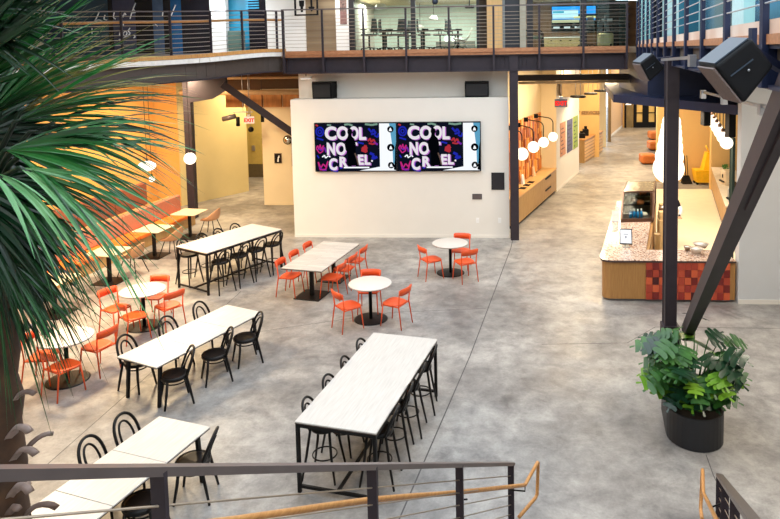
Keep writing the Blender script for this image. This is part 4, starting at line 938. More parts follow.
# second, lower case with a stone coloured lid behind the first, and jars
q2 = q0+ka*2.2
t = thing('pastry_cabinet', 'beige lidded cabinet behind the glass display case', 'cabinet', (q2.x,q2.y,TZ)); cm2 = Matrix(((cx_.x,ka.x,0,q2.x),(cx_.y,ka.y,0,q2.y),(0,0,1,TZ),(0,0,0,1)))
MB().rbox((.02,0,0),(.85,.5,.50),.03).move(cm2).build('body', mat('case_beige',(170,144,96),.4), t); MB().rbox((0,-.02,.50),(.87,.52,.54),.03).move(cm2).build('lid', mat('case_lid',(196,170,122),.25), t)
for i, (x, y, m) in enumerate(((.05,.62,SOCK),(.16,.74,mat('jar_amber',(196,140,70),.3)),(.05,.86,mat('jar_brown',(120,84,54),.4)))):
    p = cm2 @ V((x,y,0)); tt = thing('storage_jar', ['white jar at the corner behind the beige cabinet','amber jar behind the beige cabinet','brown jar farthest along the counter'][i], 'jar', tuple(p), 'jars at the end of the counter')
    MB().lathe([(.0001,0),(.06,0),(.065,.22),(.04,.27),(.0001,.27)], tuple(p), 14).build('body', m, tt); MB().lathe([(.045,.27),(.045,.31),(.0001,.31)], tuple(p), 12).build('lid', BRZ, tt)
# register on the staff side, small items and timber stand
q3 = V((4.12,16.5,0)); t = thing('timber_stand', 'slim pale timber post on the staff side of the terrazzo counter', 'stand', (q3.x,q3.y,0))
MB().rbox((q3.x-.05,q3.y-.08,0),(q3.x+.05,q3.y+.08,1.16),.015).build('upright', OAKV, t); MB().rbox((q3.x-.07,q3.y-.1,1.16),(q3.x+.07,q3.y+.1,1.19),.02).build('cap', OAKV, t)
for i in range(3):
    p = cm_ @ V((1.12,.25+.34*i,0)); tag(MB().rbox((p.x-.08,p.y-.14,0),(p.x+.12,p.y+.14,.98+.02*i),.03).rbox((p.x-.06,p.y-.1,.98+.02*i),(p.x+.1,p.y+.1,1.2+.03*i),.02).build('supply_crate', [mat('crate_tan',(206,170,116),.6),mat('crate_brown',(110,78,48),.6)][i % 2], base=(p.x,p.y,0)), ['tan crate stack behind the display case, nearest the camera','brown crate stack behind the display case, second from the camera','tan crate stack behind the display case, third from the camera','brown crate stack behind the display case, farthest from the camera'][i], 'crate', 'crates behind the display case')
# ------------------------------------------------------------------ barista, mostly behind the steel column
def skin_body(name, joints, edges, radii, m, parent=None, base=None, levels=2):
    me = bpy.data.meshes.new(name); off = V(base) if base is not None else V((0,0,0))
    me.from_pydata([tuple(V(j)-off) for j in joints], edges, []); o = bpy.data.objects.new(name, me); COL.objects.link(o)
    if parent: o.parent = parent
    s = o.modifiers.new('skin', 'SKIN'); s.use_smooth_shade = True
    for i, r in enumerate(radii):
        v = me.skin_vertices[0].data[i]; v.radius = r if isinstance(r, tuple) else (r, r); v.use_root = (i == 0)
    b = o.modifiers.new('smooth', 'SUBSURF'); b.levels = levels; b.render_levels = levels; me.materials.append(m); return o
pc = at(671.5,200,19.1); px, py = pc.x, 19.1
t = thing('person', 'person in black clothes and white sleeves working behind the display case', 'person', (px,py,0))
SKIN = mat('skin', (206,150,116), .55, var=.03); CLO = mat('black_clothes', (22,22,26), .8, var=.2)
J = [(0,0,.95),(0,0,1.15),(0,0,1.36),(0,0,1.46),(0,-.01,1.53), (-.17,0,1.39),(-.25,-.08,1.14),(-.30,-.30,1.06), (.17,0,1.39),(.24,-.06,1.13),(.14,-.30,1.06), (-.10,0,.90),(-.11,.0,.5),(-.11,.03,.09),(-.11,-.12,.04), (.10,0,.90),(.11,0,.5),(.11,.03,.09),(.11,-.12,.04), (-.31,-.38,1.05),(.12,-.38,1.05)]
E_ = [(0,1),(1,2),(2,3),(3,4),(2,5),(5,6),(6,7),(2,8),(8,9),(9,10),(0,11),(11,12),(12,13),(13,14),(0,15),(15,16),(16,17),(17,18),(7,19),(10,20)]
Rr = [(.15,.11),(.145,.1),(.16,.1),(.07,.07),(.055,.055),.065,.045,.032,.065,.045,.032,(.09,.09),.06,.045,.04,(.09,.09),.06,.045,.04,.035,.035]
skin_body('body', [V(j)+V((px,py,0)) for j in J], E_, Rr, CLO, t, base=(px,py,0))
mb = MB(); mb.ball((px,py-.02,1.64), .098, 20, 14, 1.22); mb.lathe([(.0001,-.02),(.018,0),(.012,.035),(.0001,.045)], (px,py-.125,1.62), 8)
for sx in (-1,1): mb.ball((px+sx*.098,py-.01,1.64), .022, 8, 6, 1.4)
mb.build('head', SKIN, t)
mb = MB(); mb.ball((px,py+.012,1.68), .106, 20, 12, 1.05); mb.build('hair', mat('dark_hair',(34,24,20),.6), t)
for sx in (-1,1): MB().ball((px+sx*.035,py-.112,1.65), .011, 8, 6).build('eye', BLK, t)
MB().rbox((px-.025,py-.116,1.575),(px+.025,py-.108,1.585),.003).build('mouth', mat('lips',(160,86,76),.5), t)
for sx, h in ((-1,(-.31,-.39,1.05)),(1,(.12,-.39,1.05))):
    MB().tube([(px+sx*.215,py-.03,1.26),(px+(-.25 if sx < 0 else .245),py-.08,1.13),(px+(-.295 if sx < 0 else .15),py-.28,1.065)], [.062,.055,.045], 10).build('sleeve', SOCK, t)
    mb = MB(); mb.ball((px+h[0],py+h[1]-.02,h[2]), .042, 10, 7, .6)
    for k in range(4): mb.tube([(px+h[0]-.03+.02*k,py+h[1]-.05,h[2]),(px+h[0]-.032+.021*k,py+h[1]-.10+.006*abs(k-1.5),h[2]-.012),(px+h[0]-.03+.02*k,py+h[1]-.118+.008*abs(k-1.5),h[2]-.03)], [.0095,.009,.007], 6)
    mb.tube([(px+h[0]-sx*.03,py+h[1]-.02,h[2]),(px+h[0]-sx*.055,py+h[1]-.05,h[2]-.01),(px+h[0]-sx*.052,py+h[1]-.08,h[2]-.02)], [.011,.01,.008], 6); mb.build('hand', SKIN, t)
# ------------------------------------------------------------------ staff side: back counter with things on it, mop bucket, globes
e0, e1 = fl(723.5,230), fl(711.2,190.5); bd = (e1-e0).normalized(); bn = V((bd.y,-bd.x,0)); bl_ = (e1-e0).length+.8; e0 = e0-bd*.8
bz = at(727.4,226,fl(722.3,226).y).z; bz = .95
t = thing('back_counter', 'oak back counter with a pale top along the right side of the cafe', 'counter', tuple(e0))
bm3 = Matrix(((bd.x,bn.x,0,e0.x),(bd.y,bn.y,0,e0.y),(0,0,1,0),(0,0,0,1)))
MB().box((0,.02,.08),(bl_,.65,bz-.04)).move(bm3).build('body', OAKV, t); MB().box((0,.06,0),(bl_,.65,.08)).move(bm3).build('plinth', BLK, t); MB().box((-.02,-.02,bz-.04),(bl_+.02,.66,bz)).move(bm3).build('top', mat('pale_quartz',(236,222,200),.25), t)
for k in range(5): MB().box((bl_*k/5+.01,0,.1),(bl_*(k+1)/5-.01,.02,bz-.05)).move(bm3).build('door', OAKV, t)
random.seed(5)
kit = [('coffee_machine',.42,SILV,'steel coffee machine on the back counter'),('coffee_grinder',.45,BLK,'black grinder beside the coffee machine'),('milk_jug',.2,SILV,'steel jug at the front of the back counter'),('cup_stack',.28,SOCK,'stack of white cups on the back counter'),('herb_pot',.25,mat('herb_green',(70,130,50),.7),'small green herb pot at the far end of the back counter'),('storage_tin',.24,mat('tin_red',(170,70,40),.5),'red tin beside the herb pot on the back counter'),('water_boiler',.5,mat('boiler_beige',(216,196,164),.4),'tall beige boiler in the middle of the back counter')]
for i, (nm, h, m, l) in enumerate(kit):
    s = (.5,1.5,.15,2.4,5.2,4.6,3.3)[i]*bl_/6.6; d2 = .36
    p = bm3 @ V((s,d2,bz)); tt = thing(nm, l, nm.replace('_',' '), tuple(p))
    if nm in ('coffee_machine','water_boiler'):
        MB().rbox((p.x-.22,p.y-.25,bz),(p.x+.22,p.y+.25,bz+h),.04).build('body', m, tt); MB().box((p.x-.28,p.y-.2,bz+.1),(p.x-.22,p.y+.2,bz+.14)).build('drip_tray', BLK, tt); MB().cyl((p.x-.25,p.y-.08,bz+h*.75),(p.x-.25,p.y-.08,bz+h*.5),.02).build('spout', BLK, tt)
    elif nm == 'coffee_grinder':
        MB().rbox((p.x-.09,p.y-.1,bz),(p.x+.09,p.y+.1,bz+h*.6),.03).build('body', m, tt); MB().lathe([(.05,0),(.1,h*.4),(.0001,h*.42)],(p.x,p.y,bz+h*.6),14).build('hopper', mat('hopper',(90,70,50),.2), tt)
    elif nm == 'herb_pot':
        MB().lathe([(.07,0),(.09,.12),(.0001,.12)],(p.x,p.y,bz),14).build('pot', POT, tt); mb = MB()
        for k in range(40): a = random.uniform(0,6.28); r = random.uniform(0,.14); z = bz+random.uniform(.12,.34); c0 = V((p.x+r*math.cos(a),p.y+r*math.sin(a),z)); mb.add([c0,c0+V((.05,.02,.02)),c0+V((.02,.05,.05)),c0+V((-.02,.03,.03))],[(0,1,2,3)])
        mb.build('leaves', m, tt)
    else:
        MB().lathe([(.0001,0),(.07,0),(.08,h*.8),(.06,h),(.0001,h)],(p.x,p.y,bz),16).build('body', m, tt); MB().tube([(p.x+.07,p.y,bz+h*.7),(p.x+.12,p.y,bz+h*.6),(p.x+.07,p.y,bz+h*.3)],.01,6).build('handle', m, tt)
YEL = mat('bucket_yellow',(246,190,30),.4)
p = fl(703,181); p.y = BY-.5; p.x = at(703,175,p.y).x+.05
t = thing('mop_bucket', 'yellow mop bucket with wringer against the cafe back wall', 'mop bucket', (p.x,p.y,0))
MB().hexa([(p.x-.36,p.y-.25,.1),(p.x+.36,p.y-.25,.1),(p.x+.36,p.y+.25,.1),(p.x-.36,p.y+.25,.1),(p.x-.44,p.y-.3,.62),(p.x+.44,p.y-.3,.62),(p.x+.44,p.y+.3,.62),(p.x-.44,p.y+.3,.62)]).build('bucket', YEL, t)
MB().hexa([(p.x-.1,p.y-.24,.62),(p.x+.46,p.y-.24,.62),(p.x+.46,p.y+.24,.62),(p.x-.1,p.y+.24,.62),(p.x+.06,p.y-.18,1.35),(p.x+.42,p.y-.18,1.35),(p.x+.42,p.y+.18,1.35),(p.x+.06,p.y+.18,1.35)]).build('wringer', YEL, t)
MB().tube([(p.x+.2,p.y,1.3),(p.x+.05,p.y,1.62)],.03,8).build('lever', YEL, t)
for sx in (-1,1):
    for sy in (-1,1): MB().ball((p.x+sx*.34,p.y+sy*.2,.06),.06,8,6).build('caster', BLK, t)
p2 = V((at(688.5,178,BY-.4).x-.08,BY-.4,0)); t = thing('dustpan', 'black lobby dustpan with upright handle left of the mop bucket', 'dustpan', tuple(p2))
MB().hexa([(p2.x-.2,p2.y-.2,0),(p2.x+.2,p2.y-.2,0),(p2.x+.2,p2.y+.15,0),(p2.x-.2,p2.y+.15,0),(p2.x-.2,p2.y-.02,.1),(p2.x+.2,p2.y-.02,.1),(p2.x+.14,p2.y+.1,.32),(p2.x-.14,p2.y+.1,.32)]).build('pan', BLK, t); MB().cyl((p2.x-.02,p2.y+.06,.28),(p2.x-.05,p2.y+.2,1.15),.02).build('handle', BLK, t); MB().cyl((p2.x+.07,p2.y+.06,.28),(p2.x+.07,p2.y+.25,1.15),.015).build('broom_stick', BLK, t)
def globe_row(n, A, B, r, name_f, grp, top):
    for i in range(n):
        c = A+(B-A)*(i/(n-1)); t = thing('globe_pendant', name_f(i), 'lamp', (c.x,c.y,c.z-r), grp)
        MB().ball(tuple(c), r, 24, 14).build('globe', GLOBE, t); MB().lathe([(.05,0),(.05,.07),(.015,.1)],(c.x,c.y,c.z+r*.97),10).build('cap', BRZ, t)
        if top-c.z > r: MB().cyl((c.x,c.y,c.z+r),(c.x,c.y,top),.012,6).build('cord', BLACK, t)
nth = ['nearest','second','third','fourth','fifth','sixth','seventh','eighth']
ga, gb = at(668.5,168.5,15.6), at(671.5,122,26.5)
globe_row(7, ga, gb, .35, lambda i: 'large opal globe over the cafe counter, %s in the row behind the column' % nth[i], 'opal globes over the counter', zc-.22)
ga, gb = at(726.5,143,16.6), at(711.5,119.5,21.0)
globe_row(6, ga, gb, .15, lambda i: 'small opal globe over the back counter, %s in the row by the wall' % nth[i], 'small opal globes over the back counter', zc-.22)
def hung_box(u0,v0,u1,v1,Y,label):
    a, b = at(u0,v0,Y), at(u1,v1,Y); t = thing('hanging_speaker', label, 'speaker', ((a.x+b.x)/2,Y,b.z)); MB().rbox((a.x,Y,b.z),(b.x,Y+.3,a.z),.02).build('cabinet', BLK, t); MB().cyl(((a.x+b.x)/2,Y+.15,a.z),((a.x+b.x)/2,Y+.15,zc-.1),.03).build('bracket', BLK, t)
hung_box(704.3,108,711,126,17.0,'dark upright box hanging under the navy soffit, left of the small globes')
hung_box(729.5,113,736,137.5,16.2,'dark upright box hanging beside the white wall, right of the small globes')
c = at(733.5,180,16.6); t = thing('equipment_rack', 'dark green upright equipment behind the edge of the white wall', 'rack', (c.x,16.6,0)); MB().rbox((at(734,180,16.6).x,16.6,0),(5.95,16.8,at(733,138,16.6).z),.02).build('cabinet', mat('rack_green',(24,52,46),.5), t); MB().cyl((at(735,180,16.5).x,16.55,.9),(at(735,180,16.5).x,16.55,1.9),.03).build('hose', BLK, t)
# ------------------------------------------------------------------ upper floor behind the bridge
UY = 22.6; ZF = 5.80; ZC = 7.62
ux = lambda u, Y=UY: at(u,30,Y).x
uz = lambda v, Y=UY, u=440: at(u,v,Y).z
def ubox(name, u0, u1, m, Y=UY, z0=ZF, z1=8.6, d=.12): return struct(MB().box((ux(u0,Y),Y,z0),(ux(u1,Y),Y+d,z1)).build(name, m))
UWH = mat('upper_white', (232,228,222), .6, var=.01); DKF = mat('black_frame', (30,28,30), .4)
ubox('wall_upper', 266.5, 305.3, UWH); ubox('wall_upper.001', 336, 349, UWH)
ubox('trim_12', 349, 354.5, DKF, UY-.02, d=.16)
lift = thing('door_3', 'brushed metal lift wall with soft horizontal bands', 'door', (ux(305.3),UY+.2,ZF)); lift['kind'] = 'structure'
MB().box((ux(304,UY+.2),UY+.2,ZF),(ux(337,UY+.2),UY+.3,8.6)).build('panel', mat('lift_metal', (196,176,146), .3, .7, rgb2=(150,128,104), scale=1.6, stretch=(.1,.1,3)), lift)
for (u0,u1) in ((411,415.5),(476.5,479)): ubox('trim_13', u0, u1, DKF, UY-.02, d=.16)
ubox('trim_14', 502.5, 505, mat('grey_frame',(120,124,124),.5), UY-.02, d=.16); ubox('trim_15', 520, 526, mat('pale_frame',(176,170,150),.5), UY-.02, d=.16); ubox('trim_16', 527, 533, DKF, UY-.02, d=.16); ubox('trim_17', 580.5, 586.5, DKF, UY-.02, d=.16)
ubox('door_4', 487, 502.5, mat('maple_door',(226,184,124),.5,rgb2=(212,168,108),scale=1.5,stretch=(12,12,1)), UY+.02, z1=7.7)
ubox('wall_upper.002', 477, 487.5, mat('dark_room',(66,54,44),.7), UY+.6); ubox('wall_upper.003', 505, 520, mat('dark_blue_room',(40,44,52),.4), UY+.3)
ubox('window_2', 354.5, 476.5, GLASS, UY+.05, d=.02); ubox('window_3', 533, 628, GLASS, UY+.05, d=.02)
struct(MB().box((ux(350),UY+.2,ZC),(ux(640),30,ZC+.1)).build('ceiling.004', mat('office_ceiling',(206,186,150),.7)))
RB = 27.2
struct(MB().box((ux(340,RB),RB,ZF),(ux(488,RB),RB+.1,ZC)).build('wall_upper.004', mat('mint_white',(214,226,218),.6,var=.02)))
struct(MB().box((ux(526,RB),RB,ZF),(ux(640,RB),RB+.1,ZC)).build('wall_upper.005', mat('walnut_wall',(136,98,62),.55,rgb2=(112,78,48),scale=1.6,stretch=(1,1,12))))
struct(MB().box((ux(492,24),23.2,ZF),(ux(492,24)+.1,RB,ZC)).build('wall_upper.006', UWH)); struct(MB().box((ux(354,23)-.1,23,ZF),(ux(354,23),RB,ZC)).build('wall_upper.007', UWH))
struct(MB().box((ux(350),UY+.1,ZF),(ux(640),RB,ZF+.012)).build('floor.002', mat('office_carpet',(92,82,68),.9)))
# restroom sign with a person mark and an arrow
a, b = at(294.3,3,22.3), at(318.4,15.6,22.3); t = thing('restroom_sign', 'black framed hanging sign with a person symbol and a down arrow', 'sign', ((a.x+b.x)/2,22.3,b.z))
h = b.x-a.x; mb = MB(); f = .055
mb.box((a.x,22.27,b.z),(b.x,22.33,b.z+f)).box((a.x,22.27,b.z+h-f),(b.x,22.33,b.z+h)).box((a.x,22.27,b.z+f),(a.x+f,22.33,b.z+h-f)).box((b.x-f,22.27,b.z+f),(b.x,22.33,b.z+h-f)); mb.build('frame', BLK, t)
mb = MB(); px_ = a.x+h*.31; mb.tube([(px_,22.28,b.z+h*.74),(px_,22.32,b.z+h*.74)], .055, 14)
mb.slab([(px_-.09,22.28,b.z+h*.64),(px_+.09,22.28,b.z+h*.64),(px_+.075,22.28,b.z+h*.40),(px_+.045,22.28,b.z+h*.38),(px_+.035,22.28,b.z+h*.16),(px_-.035,22.28,b.z+h*.16),(px_-.045,22.28,b.z+h*.38),(px_-.075,22.28,b.z+h*.40)], (0,.04,0)); mb.build('person_symbol', BLK, t)
ax_ = a.x+h*.72; z0 = b.z+h*.2; mb = MB(); mb.slab([(ax_-.03,22.28,z0+.08),(ax_+.03,22.28,z0+.08),(ax_+.03,22.28,z0+.4),(ax_-.03,22.28,z0+.4)],(0,.04,0)); mb.slab([(ax_,22.28,z0-.02),(ax_+.11,22.28,z0+.11),(ax_+.06,22.28,z0+.15),(ax_,22.28,z0+.09),(ax_-.06,22.28,z0+.15),(ax_-.11,22.28,z0+.11)],(0,.04,0)); mb.build('arrow_symbol', BLK, t)
for x in (a.x+.1,b.x-.1): MB().cyl((x,22.3,b.z+h),(x,22.3,8.6),.01,6).build('hanger', BLK, t)
a, b = at(339.6,0,UY-.03), at(346.8,24,UY-.03); t = thing('poster', 'narrow poster, dark above and dusty pink below, beside the lift', 'poster', (a.x,UY-.02,b.z))
MB().box((a.x,UY-.03,b.z),(b.x,UY,b.z+.42)).build('lower_print', mat('poster_pink',(150,112,104),.6,rgb2=(116,80,78),scale=9), t); MB().box((a.x,UY-.03,b.z+.42),(b.x,UY,b.z+1.2)).build('upper_print', mat('poster_dark',(64,48,46),.6,rgb2=(150,120,110),scale=14), t)
# meeting room furniture
MESH = mat('chair_mesh', (52,56,58), .7, var=.2, scale=60); GRN = mat('sage_fabric', (120,134,98), .8)
def office_chair():
    t = thing('office_chair', 'x', 'office chair')
    MB().rbox((-.24,-.22,.50),(.24,.24,.57),.08,4).build('seat', MESH, t)
    mb = MB(); vs = []; fs = []
    for i in range(7):
        z = .62+.08*i; w_ = .22-.012*i; 
        for j in range(7): q = -1+j/3; vs.append((w_*q,-.25-.03*math.sin(i/6*2.4)+.05*q*q, z))
    for i in range(6):
        for j in range(6): fs.append((i*7+j,i*7+j+1,(i+1)*7+j+1,(i+1)*7+j))
    mb.add(vs, fs, True); o = mb.build('backrest', MESH, t); so = o.modifiers.new('thickness','SOLIDIFY'); so.thickness = .03
    MB().tube([(0,-.1,.5),(0,-.3,.55),(0,-.3,.8)],.02,7).build('back_support', BLK, t); MB().cyl((0,0,.1),(0,0,.5),.03).build('column', BLK, t)
    mb = MB()
    for k in range(5): a = 2*PI*k/5; mb.bar((0,0,.10),(.3*math.cos(a),.3*math.sin(a),.07),.045,.03); mb.ball((.3*math.cos(a),.3*math.sin(a),.035),.034,8,6)
    mb.build('base', BLK, t)
    for sx in (-1,1): MB().tube([(sx*.22,0,.52),(sx*.3,0,.55),(sx*.3,0,.72),(sx*.3,.16,.73),(sx*.3,-.08,.73)],.018,6).build('armrest', BLK, t)
    return Proto(t)
OC = office_chair()
for i, (u, Y, rz) in enumerate(((369,23.4,1.2),(386,24.0,-1.2),(398,23.6,2.6),(406,25.2,1.0),(424,24.2,-1.5),(440,24.6,1.5),(455,25.0,-1.2),(586,24.6,2.2),(612,24.4,-1.9))):
    OC.place((ux(u,Y),Y,ZF+.012), rz, 'mesh office chair upstairs, '+['beside the black frame next to the lift','second along the left meeting room','third along the left meeting room','deep in the left meeting room near the dividing bar','just right of the dividing bar in the meeting room','in the middle of the right half of the meeting room','at the right end of the meeting room','beside the beach television','in front of the dark shelving'][i], 'office chairs behind the bridge')
def mtable(u0, u1, Y, label):
    x0, x1 = ux(u0,Y), ux(u1,Y); t = thing('meeting_table', label, 'table', ((x0+x1)/2,Y,ZF), 'tables upstairs')
    MB().rbox((x0,Y-.4,ZF+.70),(x1,Y+.4,ZF+.74),.03).build('tabletop', BLK, t)
    for x in (x0+.15,x1-.15): MB().box((x-.03,Y-.3,ZF+.012),(x+.03,Y+.3,ZF+.70)).build('leg', BLK, t)
mtable(380,411,24.7,'dark meeting table left of the dividing bar upstairs'); mtable(418,462,25.4,'dark meeting table right of the dividing bar upstairs'); mtable(600,628,25.6,'dark table before the dark shelving upstairs')
def dome(u, v, Y, r, label):
    c = at(u,v,Y); t = thing('pendant_lamp', label, 'lamp', tuple(c), 'lamps in the upper meeting room'); MB().lathe([(r*.98,-r*.35),(r,0),(r*.7,r*.45),(.05,r*.6)],tuple(c),20).build('shade', SOCK, t); MB().lathe([(.0001,-r*.33),(r*.94,-r*.33)],tuple(c),20).build('bulb', LAMPW, t); MB().cyl((c.x,c.y,c.z+r*.55),(c.x,c.y,ZC),.01,6).build('cord', BLACK, t)
dome(433.5,18.2,25.5,.17,'white dome pendant in the upper meeting room right half'); dome(420,27,26.3,.15,'lower white dome pendant beside the dividing bar upstairs')
dome(381,7,24.2,.22,'white pendant over the first office chairs upstairs')
for u, v, w_, l in ((447,39,.16,'left'),(454,39.3,.16,'middle'),(459.5,40,.14,'right')): c = at(u,v,26.6); tag(MB().ball(tuple(c),.11,12,8).build('table_lamp', LAMPW, base=tuple(c)), 'small round lamp at the back of the meeting room, %s of three' % l, 'lamp', 'round lamps in the meeting room')
t = thing('side_ledge', 'low ledge carrying the three round lamps upstairs', 'shelf', tuple(at(453,41,26.7))); MB().box((ux(436,26.6),26.4,ZF),(ux(475,26.6),26.9,at(453,41.5,26.6).z)).build('body', mat('ledge_grey',(120,120,112),.6), t)
c = at(461,38.5,24.6); t = thing('lounge_chair', 'white shell lounge chair on the right of the upper meeting room', 'chair', (c.x,24.6,ZF)); 
mb = MB(); vs = []
for i, (y, z) in enumerate(((-.3,.36),(-.1,.30),(.15,.28),(.3,.42),(.42,.72))):
    for j in range(5): q = -1+j/2; vs.append((c.x+y*1.0, 24.6+.3*q, ZF+z+.06*q*q))
mb.add(vs, [(i*5+j,i*5+j+1,(i+1)*5+j+1,(i+1)*5+j) for i in range(4) for j in range(4)], True); o = mb.build('shell', SOCK, t); so = o.modifiers.new('thickness','SOLIDIFY'); so.thickness = .025
mb = MB()
for sx in (-1,1):
    for sy in (-1,1): mb.tube([(c.x+sx*.1,24.6+sy*.1,ZF+.29),(c.x+sx*.28,24.6+sy*.25,ZF+.012)],.012,6)
mb.build('legs', SILV, t)
c = at(469.5,6.8,23.6); t = thing('projector', 'black projector hanging from the meeting room ceiling', 'projector', tuple(c)); MB().rbox((c.x-.16,23.5,c.z-.045),(c.x+.16,23.8,c.z+.045),.02).build('body', BLK, t); MB().cyl((c.x,23.65,c.z+.04),(c.x,23.65,ZC),.02).build('stem', BLK, t)
c = at(435,1.5,22.0); t = thing('dome_camera', 'dark dome camera hanging before the meeting room glass', 'camera', tuple(c)); MB().ball((c.x,c.y,c.z),.1,16,10).build('dome', mat('camera_blue',(44,54,72),.2), t); MB().cyl((c.x,c.y,c.z+.08),(c.x,c.y,8.6),.03).build('stem', SOCK, t)
for i, (u0,u1,v0,v1) in enumerate(((492,503,.3,3.8),(563,570,1.5,4.2),(618,626,2.3,5.5))): 
    a = at((u0+u1)/2,3,25.0); tag(MB().box((ux(u0,25),24.6,ZC-.02),(ux(u1,25),25.4,ZC-.001)).build('ceiling_light', LAMPW, base=(a.x,25,ZC-.02)), 'flat white light panel in the upstairs ceiling, '+['above the maple door','above the beach television','above the dark shelving'][i], 'lamp', 'ceiling light panels upstairs')
# television with a beach picture, credenza, armchair, shelving
TY = RB-.12; a, b = at(551.5,6.3,TY), at(596,30.5,TY)
t = thing('television', 'large upstairs television showing a bright beach and blue sky', 'television', ((a.x+b.x)/2,TY,b.z))
MB().box((a.x,TY,b.z),(b.x,RB,a.z)).build('housing', BLK, t); W_, H_ = b.x-a.x, a.z-b.z
def band(n, u0, u1, w0, w1, m, d): MB().box((a.x+W_*u0,TY-d,a.z-H_*w1),(a.x+W_*u1,TY,a.z-H_*w0)).build(n, m, t)
band('sky', .01,.99,.02,.34,emat('tv_blue',(40,140,226),1.7),.004); band('cloud',.02,.6,.16,.5,emat('tv_cloud',(190,226,240),1.5),.006); band('sea',.01,.99,.5,.58,emat('tv_sea',(20,120,200),1.4),.007); band('horizon_light',.5,.99,.42,.5,emat('tv_gold',(236,226,150),1.5),.008); band('sand',.01,.62,.55,.66,emat('tv_sand',(206,200,160),1.3),.009); band('cloud_shadow',.03,.28,.2,.28,emat('tv_teal',(60,160,190),1.3),.010)
for k in range(4): band('caption',.04+.24*k,.18+.24*k,.82,.9,LSILV,.004)
x0, x1 = ux(543,26.6), ux(581,26.6); zt = at(560,36.8,26.3).z
t = thing('credenza', 'pale credenza with a white top under the beach television', 'credenza', (x0,26.4,ZF)); MB().box((x0,26.4,ZF+.012),(x1,26.95,zt-.04)).build('body', mat('olive_wood',(176,154,108),.5), t); MB().box((x0-.03,26.36,zt-.04),(x1+.03,26.97,zt)).build('top', SOCK, t)
for k in range(4): dd_ = MB().box((x0+(x1-x0)*k/4+.01,26.385,ZF+.06),(x0+(x1-x0)*(k+1)/4-.01,26.4,zt-.06)).build('door', mat('olive_wood',(176,154,108),.5), t); MB().box((x0+(x1-x0)*(k+.7)/4,26.37,zt-.16),(x0+(x1-x0)*(k+.9)/4,26.385,zt-.13)).build('pull', BLK, dd_)
c = at(531.5,40,23.9); t = thing('armchair', 'armchair with a pale blanket draped on its back behind the right upper glass', 'armchair', (c.x,23.9,ZF))
MB().rbox((c.x-.35,23.6,ZF+.32),(c.x+.35,24.25,ZF+.44),.05).build('seat', GRN, t); MB().rbox((c.x-.42,23.7,ZF+.4),(c.x-.3,24.3,ZF+.95),.04).build('backrest', GRN, t)
for sy in (-1,1): MB().tube([(c.x-.3,23.93+sy*.3,ZF+.62),(c.x+.3,23.93+sy*.3,ZF+.6),(c.x+.38,23.93+sy*.3,ZF+.5),(c.x+.4,23.93+sy*.3,ZF+.012)],.025,7).build('arm', BLK, t); MB().cyl((c.x-.36,23.93+sy*.3,ZF+.4),(c.x-.38,23.93+sy*.3,ZF+.012),.02).build('leg', BLK, t)
o = MB().hexa([(c.x-.45,23.66,ZF+.5),(c.x-.1,23.66,ZF+.46),(c.x-.1,24.1,ZF+.46),(c.x-.45,24.1,ZF+.5),(c.x-.34,23.72,ZF+1.15),(c.x-.24,23.72,ZF+1.1),(c.x-.24,24.0,ZF+1.1),(c.x-.34,24.0,ZF+1.15)]).build('blanket', mat('blanket_beige',(222,196,160),.9,var=.1), base=(c.x-.3,23.9,ZF+.5)); tag(o, 'pale beige blanket hanging over the upstairs armchair back', 'blanket')
x0, x1 = ux(598,26.8), ux(629,26.8); t = thing('shelving', 'dark shelving with grey shelves right of the beach television', 'shelving', (x0,26.8,ZF)); MB().box((x0,26.95,ZF+.012),(x1,27.15,ZC)).build('back', DKF, t)
for k in range(5): MB().box((x0,26.6,ZF+.35+.3*k),(x1,26.95,ZF+.39+.3*k)).build('shelf', GREYT, t)
t_ = at(607,21,26.7); tag(MB().rbox((t_.x-.2,26.62,ZF+.39+.6),(t_.x+.2,26.8,ZF+.39+.72),.02).build('router_box', SILV, base=(t_.x,26.7,ZF+.99)), 'small silver box on the dark upstairs shelving', 'box')
c = at(605,45,24.6); tag(MB().rbox((c.x-.26,24.3,ZF+.012),(c.x+.26,24.8,ZF+.5),.08,4).build('pouf', mat('pouf_beige',(214,190,140),.8), base=(c.x,24.6,ZF)), 'beige cube pouf between the upstairs office chairs', 'pouf')
# left upper facade, dark glass bays, blue tones stand in for lit rooms behind
LY = 23.2
def fac(name, u0, u1, m, Y=LY, z0=5.5, d=.1): return struct(MB().box((at(u0,30,Y).x,Y,z0),(at(u1,30,Y).x,Y+d,9.2)).build(name, m))
DK = mat('near_black_glass', (24,24,34), .15, var=.1); BLUEG = mat('blue_grey_glass', (58,80,98), .25, var=.12, scale=.8); LAV = mat('lavender_glass', (78,78,100), .25, var=.06, scale=.8); TEAL = mat('teal_wall', (34,130,160), .4, var=.15, scale=.7); CYA = mat('sky_glass', (66,150,184), .2, var=.1)
fac('window_4', -60, 60, mat('dim_blue_glass',(50,66,92),.2)); fac('window_5', 60, 109, BLUEG); fac('trim_18', 109, 113, DK, LY-.03); fac('window_6', 113, 136, LAV); fac('window_7', 136, 153.5, DK); fac('window_8', 153.5, 164, mat('steel_blue_glass',(78,96,122),.2)); fac('window_9', 164, 171.5, DK); fac('window_10', 171.5, 182, mat('deep_blue_glass',(38,86,130),.2)); fac('window_11', 182, 210.5, DK)
fac('wall_upper.008', 210.5, 226, UWH, LY-.25, d=.3); fac('window_12', 226, 249, TEAL, LY+.3); fac('trim_19', 249, 268.5, DK, LY-.1)
t = thing('stair_rack', 'dark slatted fixture in the teal upstairs bay', 'fixture', tuple(at(252,8,LY))); x0, x1 = at(249,5,LY+.2).x, at(262,5,LY+.2).x
